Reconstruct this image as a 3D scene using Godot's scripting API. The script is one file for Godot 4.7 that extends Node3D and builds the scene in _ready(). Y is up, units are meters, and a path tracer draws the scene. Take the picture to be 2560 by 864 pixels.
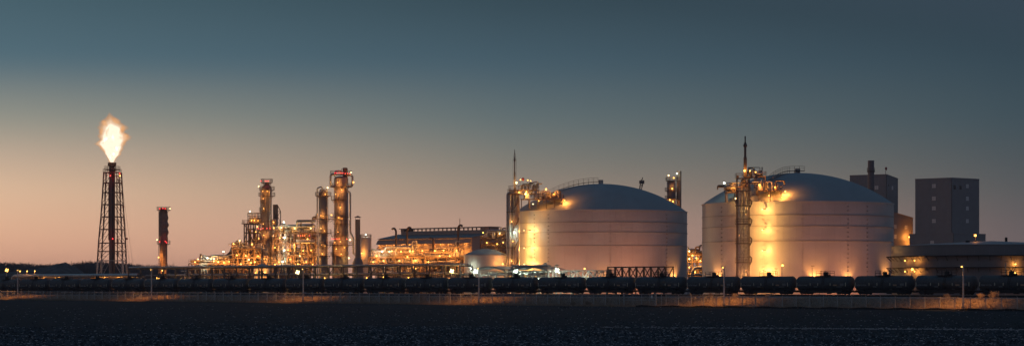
extends Node3D
# A nitrogen plant at dusk behind a train of tank cars and a ploughed field.
# Units are metres, y is up, the camera looks along -z. Rail yard level is y = 0.

const EYE := 2.0          # height of the lens
const F := 6000.0         # focal length in photograph pixels
const YAW := -0.7723      # direction of the railway in plan
const T := Vector3(0.7166, 0, 0.6978)    # along the track, towards the right and the camera
const NQ := Vector3(-0.6978, 0, 0.7166)  # across the track, towards the camera
const C0 := 414.4

var M := {}
var rng := RandomNumberGenerator.new()
var U := {}
var sc := 0.1             # metres per photograph pixel at the depth of the thing being built
var org := Vector3.ZERO
var names := {}
var unit_box: Mesh
var unit_cyl: Mesh
var unit_cyl_fine: Mesh
var bulb_mesh: Mesh

# ------------------------------------------------------------------ helpers
func lin(r: float, g: float, b: float) -> Color:
	return Color(r, g, b).linear_to_srgb()

func mat(called: String, c: Color, rough := 0.6, metal := 0.0, tex: Texture2D = null, scale := 0.2) -> StandardMaterial3D:
	var m := StandardMaterial3D.new()
	m.resource_name = called
	m.albedo_color = c
	m.roughness = rough
	m.metallic = metal
	if tex:
		m.albedo_texture = tex
		m.uv1_triplanar = true
		m.uv1_world_triplanar = true
		m.uv1_scale = Vector3(scale, scale, scale)
	if rough >= 0.9:
		m.metallic_specular = 0.15
	M[called] = m
	return m

func numbered(called: String) -> String:
	if not names.has(called):
		names[called] = 0
		return called
	names[called] += 1
	return "%s_%03d" % [called, names[called]]

func thing(called: String, label: String, category: String, at := Vector3.ZERO, turn := 0.0, group := "") -> Node3D:
	var o := Node3D.new()
	o.name = numbered(called)
	add_child(o)
	o.position = at
	o.rotation.y = turn
	o.set_meta("label", label)
	o.set_meta("category", category)
	if group:
		o.set_meta("group", group)
	return o

# a thing whose base stands at photograph column px, at that depth; afterwards P() gives its local points
func stand(called: String, label: String, category: String, px: float, depth: float, group := "") -> Node3D:
	sc = depth / F
	org = Vector3((px - 1280.0) * sc, 0, -depth)
	return thing(called, label, category, org, 0.0, group)

func P(px: float, py: float, dz := 0.0) -> Vector3:
	return Vector3((px - 1280.0) * sc - org.x, EYE + (719.0 - py) * sc, dz)

func mi(parent: Node3D, called: String, mesh: Mesh, m: Material, xf := Transform3D()) -> MeshInstance3D:
	var o := MeshInstance3D.new()
	o.name = called
	o.mesh = mesh
	o.material_override = m
	o.transform = xf
	parent.add_child(o, true)
	return o

func structure(called: String, mesh: Mesh, m: Material) -> MeshInstance3D:
	var o := mi(self, called, mesh, m)
	o.set_meta("kind", "structure")
	return o

func box(parent: Node3D, called: String, c: Vector3, size: Vector3, m: Material, turn := 0.0) -> MeshInstance3D:
	return mi(parent, called, unit_box, m, Transform3D(Basis(Vector3.UP, turn) * Basis.from_scale(size), c))

func along(a: Vector3, b: Vector3) -> Basis:
	var y := (b - a).normalized()
	var h := Vector3.FORWARD if absf(y.z) < 0.9 else Vector3.RIGHT
	var x := y.cross(h).normalized()
	return Basis(x, y, x.cross(y))

func bar(parent: Node3D, called: String, a: Vector3, b: Vector3, w: float, m: Material, d := 0.0) -> MeshInstance3D:
	return mi(parent, called, unit_box, m, Transform3D(along(a, b) * Basis.from_scale(Vector3(w, (b - a).length(), d if d > 0 else w)), (a + b) / 2))

func tube(parent: Node3D, called: String, a: Vector3, b: Vector3, r: float, m: Material) -> MeshInstance3D:
	return mi(parent, called, unit_cyl_fine if r > 0.8 else unit_cyl, m, Transform3D(along(a, b) * Basis.from_scale(Vector3(r, (b - a).length(), r)), (a + b) / 2))

func mesh_of(v: PackedVector3Array, n: PackedVector3Array, uv := PackedVector2Array()) -> ArrayMesh:
	for i in range(0, v.size(), 3):  # front faces run clockwise, as the normals say
		if (v[i + 2] - v[i]).cross(v[i + 1] - v[i]).dot(n[i] + n[i + 1] + n[i + 2]) < 0:
			var p := v[i + 1]
			v[i + 1] = v[i + 2]
			v[i + 2] = p
			p = n[i + 1]
			n[i + 1] = n[i + 2]
			n[i + 2] = p
			if uv.size():
				var q := uv[i + 1]
				uv[i + 1] = uv[i + 2]
				uv[i + 2] = q
	var a := []
	a.resize(Mesh.ARRAY_MAX)
	a[Mesh.ARRAY_VERTEX] = v
	a[Mesh.ARRAY_NORMAL] = n
	if uv.size():
		a[Mesh.ARRAY_TEX_UV] = uv
	var m := ArrayMesh.new()
	m.add_surface_from_arrays(Mesh.PRIMITIVE_TRIANGLES, a)
	return m

# several bars joined into one part: railings, lattices
func bars(list: Array) -> ArrayMesh:
	var v := PackedVector3Array()
	var n := PackedVector3Array()
	for e in list:
		var a: Vector3 = e[0]
		var b: Vector3 = e[1]
		var w: float = e[2]
		var k := along(a, b)
		var x := k.x * w / 2
		var z := k.z * w / 2
		var c := [x + z, -x + z, -x - z, x - z]
		for i in 4:
			var p: Vector3 = c[i]
			var q: Vector3 = c[(i + 1) % 4]
			var nn := (p + q).normalized()
			for t in [a + p, b + q, a + q, a + p, b + p, b + q]:
				v.append(t)
				n.append(nn)
	return mesh_of(v, n)

func lathe(prof: Array, seg := 32, smooth := false, a0 := 0.0, a1 := TAU) -> ArrayMesh:
	var v := PackedVector3Array()
	var n := PackedVector3Array()
	var uv := PackedVector2Array()
	var pn := []
	for i in prof.size() - 1:
		var d: Vector2 = prof[i + 1] - prof[i]
		pn.append(Vector2(d.y, -d.x).normalized())
	for i in prof.size() - 1:
		var n0: Vector2 = pn[i]
		var n1: Vector2 = pn[i]
		if smooth:
			if i > 0: n0 = (pn[i] + pn[i - 1]).normalized()
			if i < pn.size() - 1: n1 = (pn[i] + pn[i + 1]).normalized()
		for k in seg:
			var t0 := a0 + (a1 - a0) * k / seg
			var t1 := a0 + (a1 - a0) * (k + 1) / seg
			var c := [[prof[i], t0, n0], [prof[i + 1], t0, n1], [prof[i + 1], t1, n1], [prof[i], t1, n0]]
			for j in [0, 1, 2, 0, 2, 3]:
				var e = c[j]
				var p: Vector2 = e[0]
				var q: Vector2 = e[2]
				var t: float = e[1]
				v.append(Vector3(p.x * cos(t), p.y, p.x * sin(t)))
				n.append(Vector3(q.x * cos(t), q.y, q.x * sin(t)))
				uv.append(Vector2(t / TAU, p.y))
	return mesh_of(v, n, uv)

# a pipe with rounded elbows
func sweep(pts: Array, r: float, sides := 8, bend := 2.2) -> ArrayMesh:
	var line := [pts[0]]
	for i in range(1, pts.size() - 1):
		var p: Vector3 = pts[i]
		var a: Vector3 = pts[i - 1] - p
		var b: Vector3 = pts[i + 1] - p
		var k: float = minf(r * bend, minf(a.length(), b.length()) * 0.48)
		var s := p + a.normalized() * k
		var e := p + b.normalized() * k
		for j in 5:
			var t := j / 4.0
			line.append(s.lerp(p, t).lerp(p.lerp(e, t), t))
	line.append(pts[-1])
	var v := PackedVector3Array()
	var n := PackedVector3Array()
	var prev: Array = []
	var x := Vector3.ZERO
	for i in line.size():
		var d: Vector3 = ((line[mini(i + 1, line.size() - 1)] - line[i]).normalized() + (line[i] - line[maxi(i - 1, 0)]).normalized()).normalized()
		if i == 0:
			x = along(line[0], line[1]).x
		x = (x - d * x.dot(d)).normalized()
		var z := x.cross(d)
		var ring := []
		for k in sides:
			var t := TAU * k / sides
			ring.append(x * cos(t) + z * sin(t))
		if i > 0:
			for k in sides:
				var q: int = (k + 1) % sides
				for e in [[prev, i - 1, k], [ring, i, k], [ring, i, q], [prev, i - 1, k], [ring, i, q], [prev, i - 1, q]]:
					v.append(line[e[1]] + e[0][e[2]] * r)
					n.append(e[0][e[2]])
		prev = ring
	return mesh_of(v, n)

func pipe(parent: Node3D, called: String, pts: Array, r: float, m: Material, sides := 8) -> MeshInstance3D:
	return mi(parent, called, sweep(pts, r, sides), m)

# quads and triangles with flat faces; polys: arrays of points in order
func faces(polys: Array) -> ArrayMesh:
	var v := PackedVector3Array()
	var n := PackedVector3Array()
	for q in polys:
		var nn: Vector3 = (q[2] - q[0]).cross(q[1] - q[0]).normalized()
		for i in range(1, q.size() - 1):
			for p in [q[0], q[i], q[i + 1]]:
				v.append(p)
				n.append(nn)
	return mesh_of(v, n)

# a lamp: a small glowing bulb in a hood, and the light it gives
func lamp(parent: Node3D, p: Vector3, kind := "sodium", energy := 10.0, called := "lamp", size := 0.46) -> void:
	var o := mi(parent, called, bulb_mesh, M["glow_" + kind], Transform3D(Basis.from_scale(Vector3(size, size, size)), p))
	var l := OmniLight3D.new()
	l.name = called + "_source"
	l.light_color = {"sodium": Color(1, 0.63, 0.27), "flood": Color(1, 0.71, 0.56), "warm": Color(1, 0.74, 0.37), "cool": Color(0.9, 1.0, 0.9), "red": Color(1, 0.12, 0.1), "flame": Color(1, 0.75, 0.45)}[kind]
	l.light_energy = energy
	l.light_size = size * 0.45
	l.omni_range = 150.0
	l.omni_attenuation = 2.0
	l.shadow_enabled = true
	o.add_child(l)
	l.scale = Vector3.ONE / size

# a hooded lamp that throws its light one way
func spot_lamp(parent: Node3D, p: Vector3, towards: Vector3, angle: float, kind: String, energy: float, size: float) -> void:
	var o := mi(parent, "lamp", bulb_mesh, M["glow_" + kind], Transform3D(Basis.from_scale(Vector3(size, size * 0.6, size)), p))
	var l := SpotLight3D.new()
	l.name = "lamp_source"
	l.light_color = Color(1, 0.66, 0.33) if kind == "sodium" else Color(1, 0.62, 0.42)
	l.light_energy = energy
	l.light_size = 0.2
	l.spot_range = 150.0
	l.spot_attenuation = 2.0
	l.spot_angle = angle
	l.spot_angle_attenuation = 0.8
	l.shadow_enabled = true
	parent.add_child(l, true)
	l.position = p + towards.normalized() * 0.02
	l.basis = Basis.looking_at(towards, Vector3.UP if absf(towards.normalized().y) < 0.95 else Vector3.RIGHT)

func railing_loop(pts: Array, h := 1.1, closed := false, step := 1.6, w := 0.07) -> Array:
	var list := []
	var count := pts.size() if closed else pts.size() - 1
	for i in count:
		var a: Vector3 = pts[i]
		var b: Vector3 = pts[(i + 1) % pts.size()]
		var u := Vector3(0, h, 0)
		list.append([a + u, b + u, w])
		list.append([a + u * 0.55, b + u * 0.55, w * 0.8])
		var k := maxi(1, int((b - a).length() / step))
		for j in k + 1:
			var q := a.lerp(b, float(j) / k)
			list.append([q, q + u, w])
	return list

func rail_rect(root: Node3D, x0: float, x1: float, z0: float, z1: float, y: float, m: Material) -> void:
	mi(root, "railing", bars(railing_loop([Vector3(x0, y, z0), Vector3(x1, y, z0), Vector3(x1, y, z1), Vector3(x0, y, z1)], 1.1, true)), m)

# a ring platform round a vertical vessel, with brackets and a railing
func ring_platform(root: Node3D, c: Vector3, r0: float, r1: float, a0: float, a1: float, m: Material) -> void:
	var seg := maxi(6, int(18 * (a1 - a0) / TAU))
	mi(root, "platform", lathe([Vector2(r0, 0.16), Vector2(r1, 0.16), Vector2(r1, 0), Vector2(r0, 0)].map(func(q): return q), seg, false, a0, a1), m, Transform3D(Basis(), c))
	var pts := []
	for k in seg + 1:
		var t := a0 + (a1 - a0) * k / seg
		pts.append(c + Vector3(r1 * cos(t), 0.16, r1 * sin(t)))
	mi(root, "railing", bars(railing_loop(pts, 1.1, false, 1.0)), m)
	for k in 4:
		var t := a0 + (a1 - a0) * (k + 0.5) / 4
		var d := Vector3(cos(t), 0, sin(t))
		bar(root, "bracket", c + d * r0 - Vector3(0, 0.9, 0), c + d * r1 * 0.96, 0.12, m)

# a vertical vessel with a dished head, standing on a skirt
func vessel(root: Node3D, called: String, c: Vector3, r: float, y1: float, m: Material, dome := 0.5, seg := 28) -> void:
	var prof := [Vector2(r, 0), Vector2(r, y1 - c.y)]
	for k in range(1, 7):
		var t := PI / 2 * k / 6
		prof.append(Vector2(maxf(r * cos(t), 0.001), y1 - c.y + r * dome * sin(t)))
	mi(root, called, lathe(prof, seg, true), m, Transform3D(Basis(), c))
	var step := 5.0
	var y := step
	while y < y1 - c.y - 1:
		mi(root, "band", lathe([Vector2(r + 0.0, -0.08), Vector2(r + 0.07, -0.08), Vector2(r + 0.07, 0.08), Vector2(r, 0.08)], seg), m, Transform3D(Basis(), c + Vector3(0, y, 0)))
		y += step

# a horizontal drum on two saddles
func drum(root: Node3D, called: String, a: Vector3, b: Vector3, r: float, m: Material) -> void:
	var len := (b - a).length()
	var prof := [Vector2(0.001, -len / 2 - r * 0.4), Vector2(r * 0.6, -len / 2 - r * 0.3), Vector2(r * 0.92, -len / 2 - r * 0.1), Vector2(r, -len / 2), Vector2(r, len / 2), Vector2(r * 0.92, len / 2 + r * 0.1), Vector2(r * 0.6, len / 2 + r * 0.3), Vector2(0.001, len / 2 + r * 0.4)]
	mi(root, called, lathe(prof, 20, true), m, Transform3D(along(a, b), (a + b) / 2))
	for t in [0.2, 0.8]:
		box(root, "saddle", a.lerp(b, t) - Vector3(0, r * 0.95, 0), Vector3(0.4, r * 0.7, r * 1.5), M.steel)

# an open steel frame: posts, beams on each level, some braces, grating decks
func frame(root: Node3D, x0: float, x1: float, z0: float, z1: float, levels: Array, nx: int, m: Material, w := 0.3, decks := true, y0 := 0.0) -> void:
	var top: float = levels[-1]
	for i in nx + 1:
		var x := lerpf(x0, x1, float(i) / nx)
		for z in [z0, z1]:
			bar(root, "post", Vector3(x, y0, z), Vector3(x, top, z), w, m)
	for l in levels:
		for z in [z0, z1]:
			bar(root, "beam", Vector3(x0, l, z + 0.004), Vector3(x1, l, z + 0.004), w * 0.9, m)
		for i in nx + 1:
			var x := lerpf(x0, x1, float(i) / nx)
			bar(root, "beam", Vector3(x, l - 0.01, z0), Vector3(x, l - 0.01, z1), w * 0.7, m)
		if decks:
			box(root, "deck", Vector3((x0 + x1) / 2, l + w * 0.45 + 0.03, (z0 + z1) / 2), Vector3(absf(x1 - x0), 0.05, absf(z1 - z0) * 0.8), m)
	var prev := y0
	for l in levels:
		for i in nx:
			if rng.randf() < 0.4:
				var xa := lerpf(x0, x1, float(i) / nx)
				var xb := lerpf(x0, x1, float(i + 1) / nx)
				var flip := rng.randf() < 0.5
				bar(root, "brace", Vector3(xa, l if flip else prev, z1 + 0.01), Vector3(xb, prev if flip else l, z1 + 0.01), w * 0.5, m)
		prev = l

# runs of pipe through a box of space, with jogs up and down
func pipe_run(root: Node3D, x0: float, x1: float, y: float, z0: float, z1: float, n: int, mats: Array, rmin := 0.1, rmax := 0.3) -> void:
	for i in n:
		var z := lerpf(z0, z1, (i + 0.5) / n)
		var r := rng.randf_range(rmin, rmax)
		var yy := y + r
		var pts := [Vector3(x0 + rng.randf() * (x1 - x0) * 0.3, yy, z)]
		var x: float = pts[0].x
		if rng.randf() < 0.3:
			pts.insert(0, Vector3(x, yy - rng.randf_range(1.0, 3.0), z))
		while x < x1 - (x1 - x0) * 0.25:
			x += rng.randf_range(0.2, 0.6) * (x1 - x0)
			x = minf(x, x1)
			if rng.randf() < 0.45:
				var up := rng.randf_range(0.8, 2.2) * (1 if rng.randf() < 0.7 else -1)
				pts.append(Vector3(x - 1.2, yy, z))
				pts.append(Vector3(x - 1.2, yy + up, z))
				pts.append(Vector3(x, yy + up, z))
				yy += up
			else:
				pts.append(Vector3(x, yy, z))
		if rng.randf() < 0.5:
			pts.append(pts[-1] + Vector3(0, rng.randf_range(-2.5, 2.0), 0))
		if (pts[-1] - pts[-2]).length() < 0.01:
			pts.pop_back()
		pipe(root, "pipe", pts, r, mats[rng.randi() % mats.size()])

func riser_pipes(root: Node3D, x0: float, x1: float, y0: float, y1: float, z0: float, z1: float, n: int, mats: Array, rmin := 0.1, rmax := 0.28) -> void:
	for i in n:
		var x := rng.randf_range(x0, x1)
		var z := rng.randf_range(z0, z1)
		var a := lerpf(y0, y1, rng.randf() * 0.4)
		var b := lerpf(y0, y1, 0.5 + rng.randf() * 0.5)
		var r := rng.randf_range(rmin, rmax)
		var pts := [Vector3(x, a, z), Vector3(x, b, z)]
		if rng.randf() < 0.5:
			pts.append(Vector3(x + rng.randf_range(1.0, 3.0) * (1 if rng.randf() < 0.5 else -1), b, z))
			if rng.randf() < 0.6:
				pts.append(pts[-1] - Vector3(0, rng.randf_range(0.6, 2.5), 0))
		pipe(root, "pipe", pts, r, mats[rng.randi() % mats.size()])

# small equipment standing on a deck: pumps, filters, exchangers, valves
func equipment(root: Node3D, x0: float, x1: float, y: float, z0: float, z1: float, n: int, mats: Array, big := 1.0) -> void:
	for i in n:
		var x := lerpf(x0, x1, (i + rng.randf()) / n)
		var z := rng.randf_range(z0, z1)
		var m: Material = mats[rng.randi() % mats.size()]
		var k := rng.randi() % 4
		var r := rng.randf_range(0.35, 0.8) * big
		if k == 0:
			vessel(root, "vessel", Vector3(x, y, z), r, y + r * rng.randf_range(2.0, 4.0), m, 0.5, 12)
		elif k == 1:
			drum(root, "drum", Vector3(x - r * 1.6, y + r * 1.3, z), Vector3(x + r * 1.6, y + r * 1.3, z), r * 0.8, m)
		elif k == 2:
			box(root, "cabinet", Vector3(x, y + r, z), Vector3(r * 1.5, r * 2, r * 1.4), m)
		else:
			pipe(root, "pipe", [Vector3(x - r, y, z), Vector3(x - r, y + r * 3.2, z), Vector3(x + r, y + r * 3.2, z), Vector3(x + r, y, z)], r * 0.3, m)

func zline(px: float, q: float) -> float:
	return (C0 - q) / (0.7166 + 0.6978 * (px - 1280.0) / F)

# a point given by photograph column and distance in front of the track axis
func on_line(px: float, q: float, y := 0.0) -> Vector3:
	var z := zline(px, q)
	return Vector3((px - 1280.0) * z / F, y, -z)

func track_pos(k: float) -> Vector3:
	return Vector3(0.12033 * (-1227.0 + 91.63 * k), 0, -(722.0 - 10.736 * k))

func field_y(p: Vector3) -> float:
	return -1.33 + 0.00407 * (clampf(-p.z, 60, 900) - 666.0)

func noise_tex(freq: float, lo: Color, hi: Color, seed_no: int, size := 512, oct := 4, kind := FastNoiseLite.TYPE_SIMPLEX_SMOOTH) -> NoiseTexture2D:
	var n := FastNoiseLite.new()
	n.noise_type = kind
	n.seed = seed_no
	n.frequency = freq
	n.fractal_octaves = oct
	var t := NoiseTexture2D.new()
	t.width = size
	t.height = size
	t.seamless = true
	t.noise = n
	var g := Gradient.new()
	g.set_color(0, lo)
	g.set_color(1, hi)
	t.color_ramp = g
	return t

# ------------------------------------------------------------------ sky, light, camera
func sky_tex() -> ImageTexture:
	var W := 1024
	var H := 512
	var el := [0.0, 0.75, 1.5, 2.3, 3.05, 3.9, 5.3, 6.85, 12.0, 25.0, 50.0, 90.0]
	var left := [[218, 158, 132], [222, 168, 138], [221, 175, 143], [212, 177, 147], [184, 162, 141], [141, 140, 129], [78, 102, 113], [66, 89, 99], [64, 88, 103], [60, 86, 106], [56, 83, 106], [54, 80, 105]]
	var mid := [[202, 155, 134], [203, 158, 136], [187, 151, 133], [154, 137, 122], [127, 125, 117], [101, 113, 114], [70, 92, 104], [55, 74, 84], [56, 77, 91], [55, 79, 98], [54, 80, 103], [54, 80, 105]]
	var right := [[124, 107, 106], [120, 105, 104], [108, 99, 99], [92, 93, 94], [79, 87, 91], [66, 82, 90], [55, 73, 84], [45, 59, 70], [46, 63, 77], [49, 70, 88], [52, 77, 100], [54, 80, 105]]
	var back := [[84, 86, 96], [90, 89, 99], [97, 92, 101], [106, 96, 104], [114, 100, 106], [120, 104, 109], [124, 107, 112], [122, 108, 115], [100, 102, 115], [74, 90, 111], [58, 82, 106], [54, 80, 105]]
	var img := Image.create(W, H, false, Image.FORMAT_RGBF)
	var to_lin := func(list, i):
		var c = list[i]
		return Color(c[0] / 255.0, c[1] / 255.0, c[2] / 255.0).srgb_to_linear()
	var keys := [-180.0, -110.0, -70.0, -32.0, -12.0, 0.0, 12.0, 40.0, 180.0]
	for y in H:
		var e := 90.0 - 180.0 * (y + 0.5) / H
		e = maxf(e, 0.0)
		var i := 0
		while i < el.size() - 2 and e > el[i + 1]:
			i += 1
		var t := clampf((e - el[i]) / (el[i + 1] - el[i]), 0, 1)
		var l: Color = to_lin.call(left, i).lerp(to_lin.call(left, i + 1), t)
		var m: Color = to_lin.call(mid, i).lerp(to_lin.call(mid, i + 1), t)
		var r: Color = to_lin.call(right, i).lerp(to_lin.call(right, i + 1), t)
		var b: Color = to_lin.call(back, i).lerp(to_lin.call(back, i + 1), t)
		l *= 1.17
		m *= 1.04
		var at := [b, r.lerp(b, 0.5), m, l * 1.2, l, m, r, r.lerp(b, 0.35), b]
		for x in W:
			var az := wrapf(360.0 * (x + 0.5) / W, -180.0, 180.0)
			var k := 0
			while k < keys.size() - 2 and az > keys[k + 1]:
				k += 1
			var u: float = (az - keys[k]) / (keys[k + 1] - keys[k])
			var c0: Color = at[k]
			var c1: Color = at[k + 1]
			img.set_pixel(x, y, c0.lerp(c1, u))
	return ImageTexture.create_from_image(img)

func light_and_camera() -> void:
	var cam := Camera3D.new()
	cam.name = "camera"
	cam.projection = Camera3D.PROJECTION_FRUSTUM
	cam.near = 1.0
	cam.far = 9000.0
	cam.size = 864.0 / F
	cam.frustum_offset = Vector2(0, (719.0 - 432.0) / F)
	cam.position = Vector3(0, EYE, 0)
	add_child(cam)
	cam.current = true
	var env := Environment.new()
	env.background_mode = Environment.BG_SKY
	var sky := Sky.new()
	var pano := PanoramaSkyMaterial.new()
	pano.panorama = sky_tex()
	sky.sky_material = pano
	env.sky = sky
	env.tonemap_mode = Environment.TONE_MAPPER_LINEAR
	env.tonemap_exposure = 1.0
	env.fog_enabled = true
	env.fog_density = 0.00008
	env.fog_light_color = Color(0.88, 0.89, 0.94)
	env.sdfgi_enabled = true
	env.ssao_enabled = true
	env.ssil_enabled = true
	var we := WorldEnvironment.new()
	we.name = "environment"
	we.environment = env
	add_child(we)
	# the afterglow of the sun that has just set, beyond the frame on the left
	var sun := DirectionalLight3D.new()
	sun.name = "afterglow"
	sun.light_color = Color(1.0, 0.72, 0.52)
	sun.light_energy = 0.035
	sun.light_angular_distance = 30.0
	sun.shadow_enabled = true
	add_child(sun)
	sun.look_at_from_position(Vector3(-0.75, 0.06, -0.55) * 100, Vector3.ZERO, Vector3.UP)

# ------------------------------------------------------------------ materials
func glow(kind: String, c: Color, e: float) -> void:
	var m := mat("glow_" + kind, Color(0.9, 0.9, 0.85), 0.5)
	m.emission_enabled = true
	m.emission = c
	m.emission_energy_multiplier = e

func materials() -> void:
	unit_box = BoxMesh.new()
	var c := CylinderMesh.new()
	c.top_radius = 1.0
	c.bottom_radius = 1.0
	c.height = 1.0
	c.radial_segments = 10
	c.rings = 0
	unit_cyl = c
	var d: CylinderMesh = c.duplicate()
	d.radial_segments = 28
	unit_cyl_fine = d
	var s := SphereMesh.new()
	s.radius = 0.5
	s.height = 1.0
	s.radial_segments = 10
	s.rings = 6
	bulb_mesh = s
	var grime := noise_tex(0.012, Color(0.72, 0.7, 0.68), Color(1, 1, 1), 3)
	var faint := noise_tex(0.012, Color(0.94, 0.93, 0.92), Color(1, 1, 1), 5)
	var wear := noise_tex(0.02, Color(0.55, 0.52, 0.5), Color(1, 1, 1), 9)
	mat("steel", lin(0.2, 0.155, 0.14), 0.6, 0.1, wear, 0.25)
	mat("tower_steel", lin(0.34, 0.24, 0.21), 0.7, 0.0, wear, 0.25)
	mat("rust_steel", lin(0.28, 0.19, 0.135), 0.75, 0.0, wear, 0.25)
	mat("blue_steel", lin(0.13, 0.15, 0.17), 0.5, 0.1, wear, 0.25)
	mat("galvanised", lin(0.55, 0.54, 0.53), 0.55, 0.0, grime, 0.3)
	mat("jacket", lin(0.62, 0.62, 0.62), 0.36, 0.75, grime, 0.2)
	mat("shell", lin(0.26, 0.225, 0.225), 0.5, 0.1, faint, 0.12)
	mat("shell_dark", lin(0.19, 0.17, 0.175), 0.5, 0.1, faint, 0.12)
	mat("pipe_pale", lin(0.5, 0.47, 0.42), 0.5, 0.3, grime, 0.4)
	mat("pipe_brown", lin(0.26, 0.2, 0.15), 0.6, 0.2, wear, 0.4)
	mat("white_steel", lin(0.72, 0.7, 0.68), 0.5, 0.0, grime, 0.3)
	mat("concrete", lin(0.33, 0.31, 0.29), 0.9, 0.0, wear, 0.15)
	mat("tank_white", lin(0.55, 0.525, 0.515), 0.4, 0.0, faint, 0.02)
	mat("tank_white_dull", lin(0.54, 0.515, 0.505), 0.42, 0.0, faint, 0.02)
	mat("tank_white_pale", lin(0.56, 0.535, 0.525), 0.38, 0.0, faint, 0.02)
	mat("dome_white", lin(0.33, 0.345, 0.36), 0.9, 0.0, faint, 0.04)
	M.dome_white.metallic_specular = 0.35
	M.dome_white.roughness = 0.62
	mat("low_tank", lin(0.19, 0.19, 0.2), 0.45, 0.0, faint, 0.06)
	mat("tank_seam", lin(0.33, 0.31, 0.31), 0.6, 0.1)
	mat("clad", lin(0.33, 0.305, 0.305), 0.6, 0.0, faint, 0.08)
	mat("clad_warm", lin(0.4, 0.33, 0.29), 0.6, 0.0, faint, 0.08)
	mat("roof_blue", lin(0.27, 0.31, 0.34), 0.5, 0.1, grime, 0.08)
	mat("window_dark", lin(0.02, 0.02, 0.022), 0.2)
	mat("window_pale", lin(0.8, 0.74, 0.7), 0.35)
	mat("black_paint", lin(0.1, 0.115, 0.13), 0.65, 0.0, wear, 0.3)
	mat("black_paint_dusty", lin(0.115, 0.12, 0.13), 0.75, 0.0, wear, 0.4)
	mat("black_paint_worn", lin(0.085, 0.1, 0.115), 0.55, 0.0, wear, 0.2)
	mat("black_iron", lin(0.02, 0.02, 0.021), 0.75, 0.0, wear, 0.5)
	mat("stencil", lin(0.5, 0.5, 0.5), 0.7)
	mat("reflector", lin(0.62, 0.55, 0.4), 0.4)
	mat("placard", lin(0.5, 0.33, 0.2), 0.6)
	mat("rail_steel", lin(0.25, 0.22, 0.2), 0.35, 0.8)
	mat("sleeper", lin(0.06, 0.05, 0.04), 0.9)
	mat("sign_white", lin(0.7, 0.7, 0.68), 0.5)
	mat("red_paint", lin(0.35, 0.05, 0.04), 0.5)
	mat("soil", lin(0.052, 0.067, 0.08), 0.95, 0.0, noise_tex(0.03, Color(0.5, 0.48, 0.46), Color(1, 1, 1), 21, 1024, 6), 0.035)
	mat("clod", lin(0.075, 0.09, 0.103), 0.9)
	mat("straw", lin(0.5, 0.51, 0.53), 0.8)
	mat("grass_dry", lin(0.4, 0.3, 0.22), 0.9)
	mat("grass_dark", lin(0.24, 0.18, 0.135), 0.9)
	mat("bank", lin(0.36, 0.28, 0.22), 0.95, 0.0, noise_tex(0.02, Color(0.45, 0.42, 0.4), Color(1, 1, 1), 33, 1024, 6), 0.06)
	mat("gravel", lin(0.24, 0.25, 0.265), 0.95, 0.0, noise_tex(0.06, Color(0.5, 0.5, 0.5), Color(1, 1, 1), 41, 1024, 5), 0.09)
	mat("ballast", lin(0.1, 0.095, 0.09), 0.95, 0.0, noise_tex(0.15, Color(0.3, 0.3, 0.3), Color(1, 1, 1), 43), 0.3)
	mat("bark", lin(0.16, 0.135, 0.13), 0.95)
	mat("mound_earth", lin(0.22, 0.19, 0.19), 0.95, 0.0, wear, 0.02)
	glow("sodium", Color(1, 0.72, 0.32), 6.0)
	glow("warm", Color(1, 0.88, 0.6), 7.0)
	glow("cool", Color(0.92, 1.0, 0.9), 9.0)
	glow("flood", Color(1, 0.76, 0.6), 5.0)
	glow("red", Color(1, 0.12, 0.16), 3.0)

# ------------------------------------------------------------------ ground
func grid_sheet(sl: Array, ql: Array, height: Callable) -> ArrayMesh:
	var o := track_pos(0)
	var st := SurfaceTool.new()
	st.begin(Mesh.PRIMITIVE_TRIANGLES)
	for j in ql.size():
		for i in sl.size():
			var p: Vector3 = o + T * sl[i] + NQ * ql[j]
			p.y = height.call(p, sl[i], ql[j])
			st.add_vertex(p)
	var w := sl.size()
	for j in ql.size() - 1:
		for i in w - 1:
			var a := j * w + i
			for k in [a, a + 1, a + w + 1, a, a + w + 1, a + w]:
				st.add_index(k)
	st.generate_normals()
	return st.commit()

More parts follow.
